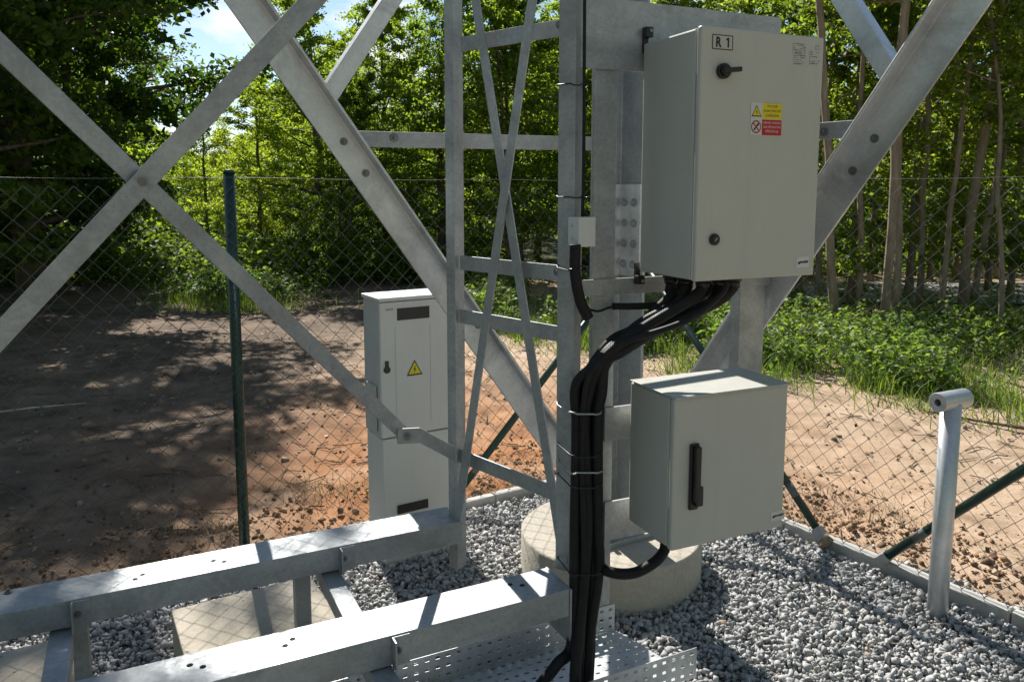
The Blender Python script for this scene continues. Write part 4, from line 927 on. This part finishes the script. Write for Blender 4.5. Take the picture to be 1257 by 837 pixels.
# the far wood that reads as one mass
n = 80000; Yw = rng.uniform(24, 34, n); pxw = rng.uniform(-900, 2200, n); Xw = (pxw - CX) / F * Yw
top = 5.4 + 0.9 * np.sin(pxw * .021) + .7 * np.sin(pxw * .0083 + 1); gap = np.exp(-((pxw - 265) / 95.0) ** 2); top = top * (1 - .42 * gap)
Zw = top * rng.random(n) ** .85; c_ = np.column_stack([Xw, Yw, Zw])
nb = 26000; azb = rng.uniform(R(62), R(298), nb); rb_ = rng.uniform(10, 16, nb); hb_ = 9.5 + 2 * np.sin(azb * 9)   # unseen wood continued behind the camera, added to block part of the sky
c_ = np.concatenate([c_, np.column_stack([np.sin(azb) * rb_, np.cos(azb) * rb_, hb_ * rng.random(nb) ** .8])]); lv, lf = leaves(c_, .36, seed=77)
tag(np_obj('distant_woodland', np_mesh('distant_woodland', lv, lf, LEAF_FOR)), 'dense green woodland closing the view behind the nearer trees', 'woodland', None, 'stuff')

# undergrowth and grass along the far edge of the dirt clearing
edge = [at_z(px, py) for px, py in ((560, 398), (640, 412), (720, 425), (800, 446), (900, 458), (1000, 474), (1130, 496), (1257, 512), (1420, 540))]
def edge_y(x):
    for a, b in zip(edge, edge[1:]):
        if min(a.x, b.x) <= x <= max(a.x, b.x): t = (x - a.x) / (b.x - a.x + 1e-9); return a.y + (b.y - a.y) * t
    return edge[0].y if x < edge[0].x else edge[-1].y
def plants(name, spots, mat, label, cat, hmin, hmax, lsz, per, seed):
    r = np.random.default_rng(seed); cs = []
    for x, y in spots:
        h = r.uniform(hmin, hmax); t = r.random(per) ** .7; c = np.column_stack([x + r.normal(0, .05 + .10 * h, per) * (1.3 - t), y + r.normal(0, .05 + .10 * h, per) * (1.3 - t), .02 + t * h]); cs.append(c)
    c = np.concatenate(cs); lv, lf = leaves(c, lsz, .9, .6, seed, .15)
    return tag(np_obj(name, np_mesh(name, lv, lf, mat)), label, cat, None, 'stuff')
sp1 = []
while len(sp1) < 2700:
    x = rnd.uniform(-.6, 8.5); y = edge_y(x) + .25 + abs(rnd.gauss(0, 2.4))
    if noise.noise(V((x * 1.1, y * 1.1, 5))) > -.12: sp1.append((x, y))
plants('undergrowth', sp1, WEED, 'tangled green weeds and nettles along the edge of the wood', 'undergrowth', .08, .42, .055, 30, 41)
sp2 = []
while len(sp2) < 420:
    px, Y = rnd.gauss(278, 42), 11.4 + abs(rnd.gauss(0, 2.2)); x = X_at(px, Y)
    sp2.append((x, Y))
plants('ferns', sp2, GRASS, 'bright sunlit ferns and weeds under the trees at the left', 'ferns', .08, .42, .07, 30, 43)
sp5 = []
while len(sp5) < 2600:
    px, Y = rnd.uniform(-80, 620), rnd.uniform(13.0, 21); sp5.append((X_at(px, Y), Y))
while len(sp5) < 3500:
    px, Y = rnd.uniform(850, 1340), rnd.uniform(14.5, 20); sp5.append((X_at(px, Y), Y))
plants('woodland_floor', sp5, LEAF_FOR, 'low leafy plants covering the floor of the wood', 'undergrowth', .1, .8, .11, 20, 47)
def blades(name, spots, mat, label, cat, hmin, hmax, w, seed, lean=.5):
    r = np.random.default_rng(seed); p = np.array([(x, y, ground_h(x, y) - .005) for x, y in spots]); n = len(p); h = r.uniform(hmin, hmax, n)[:, None]; az = r.uniform(0, 6.283, n)
    d = np.column_stack([np.cos(az), np.sin(az), np.zeros(n)]); s = np.column_stack([-np.sin(az), np.cos(az), np.zeros(n)]) * w; ln = r.uniform(.1, lean, n)[:, None] * h; z = np.array([0, 0, 1.0])
    v = np.stack([p - s, p + s, p + s * .7 + z * h * .6 + d * ln * .4, p - s * .7 + z * h * .6 + d * ln * .4, p + z * h + d * ln + s * .1, p + z * h + d * ln - s * .1], 1).reshape(-1, 3)
    b = (np.arange(n) * 6)[:, None]; f = np.concatenate([b + np.array([[0, 1, 2, 3]]), b + np.array([[3, 2, 4, 5]])])
    return tag(np_obj(name, np_mesh(name, v, f, mat)), label, cat, None, 'stuff')
sp3 = []
while len(sp3) < 19000:
    x = rnd.uniform(-.9, 8.0); y = edge_y(x) + rnd.gauss(.12, .30) + (abs(rnd.gauss(0, 1.8)) if rnd.random() < .6 else 0)
    if noise.noise(V((x * 1.7, y * 1.7, 8))) > -.08 + rnd.gauss(0, .12): sp3.append((x, y))
for _ in range(3500):
    px, Y = rnd.gauss(275, 48), 10.3 + abs(rnd.gauss(0, 2.0)); sp3.append((X_at(px, Y), Y))
blades('grass', sp3, GRASS, 'bright green grass growing along the edge of the dirt clearing', 'grass', .03, .26, .0038, 51, 1.1)
# dry straw, roots and twigs on the soil
sp4 = []
for px, py, sx_, cnt in ((270, 655, .13, 260), (385, 605, .16, 420), (450, 600, .2, 420), (610, 590, .25, 420), (640, 560, .2, 200), (1030, 620, .25, 380), (1080, 650, .2, 260), (980, 610, .15, 200)):
    c = at_z(px, py)
    for _ in range(int(cnt * .55)):
        x, y = rnd.gauss(c.x, sx_), rnd.gauss(c.y, sx_ * .7)
        if not inside(x, y, -.07): sp4.append((x, y))
blades('dry_grass', sp4, STRAW, 'dry straw and torn roots lying on the dug soil', 'dry grass', .01, .065, .002, 61, 2.2)
lit = np.array([(x, y, ground_h(x, y) + .008) for x, y in ((rnd.uniform(-6, 6), rnd.uniform(3, 12)) for _ in range(5200)) if not inside(x, y, -.06) and noise.noise(V((x * .9, y * .9, 21))) > -.15])
lv, lf = leaves(lit, .035, 1.6, .6, 91); tag(np_obj('leaf_litter', np_mesh('leaf_litter', lv, lf, LITTER)), 'dry brown leaf litter scattered over the bare soil', 'leaf litter', None, 'stuff')
m = MB(); cnt = 0
while cnt < 420:
    x, y = rnd.uniform(-4.5, 4.5), rnd.uniform(2.9, 9)
    if inside(x, y, -.12): continue
    cnt += 1; az = rnd.uniform(0, 6.28); L = rnd.uniform(.05, .30); pts = []
    for k_ in range(4):
        xx, yy = x + math.cos(az) * L * k_ / 3, y + math.sin(az) * L * k_ / 3; az += rnd.gauss(0, .25); pts.append((xx, yy, ground_h(xx, yy) + .006 + rnd.uniform(0, .008)))
    m.tube(pts, [.004, .0035, .003, .0015], 5)
tag(m.build('twigs', STICK), 'thin dark twigs scattered over the bare soil', 'twigs', None, 'stuff')
p0, p1 = at_z(-30, 513), at_z(106, 498); o = MB().tube([p0 + UP * .02, p0.lerp(p1, .5) + UP * .03, p1 + UP * .02], [.009, .008, .005], 7).build('fallen_stick', PALE)
tag(o, 'straight pale bare stick lying on the shaded soil at the left', 'stick')
p0, p1, p2 = at_z(1125, 505), at_z(1190, 518), at_z(1275, 532); o = MB().tube([p + UP * .02 for p in (p0, p0.lerp(p1, .5), p1, p1.lerp(p2, .5), p2)], [.004, .008, .010, .012, .013], 7).build('fallen_branch', STICK)
tag(o, 'thin dark branch lying on the dirt behind the stubby post', 'branch')

# pale road glimpsed through the trees at the right
r0 = [at_z(900, 372), at_z(1500, 378), at_z(1700, 352), at_z(1000, 348)]
m = MB().add([p + UP * .03 for p in r0], [(0, 1, 2, 3)]); m.build('road', ROAD)['kind'] = 'structure'
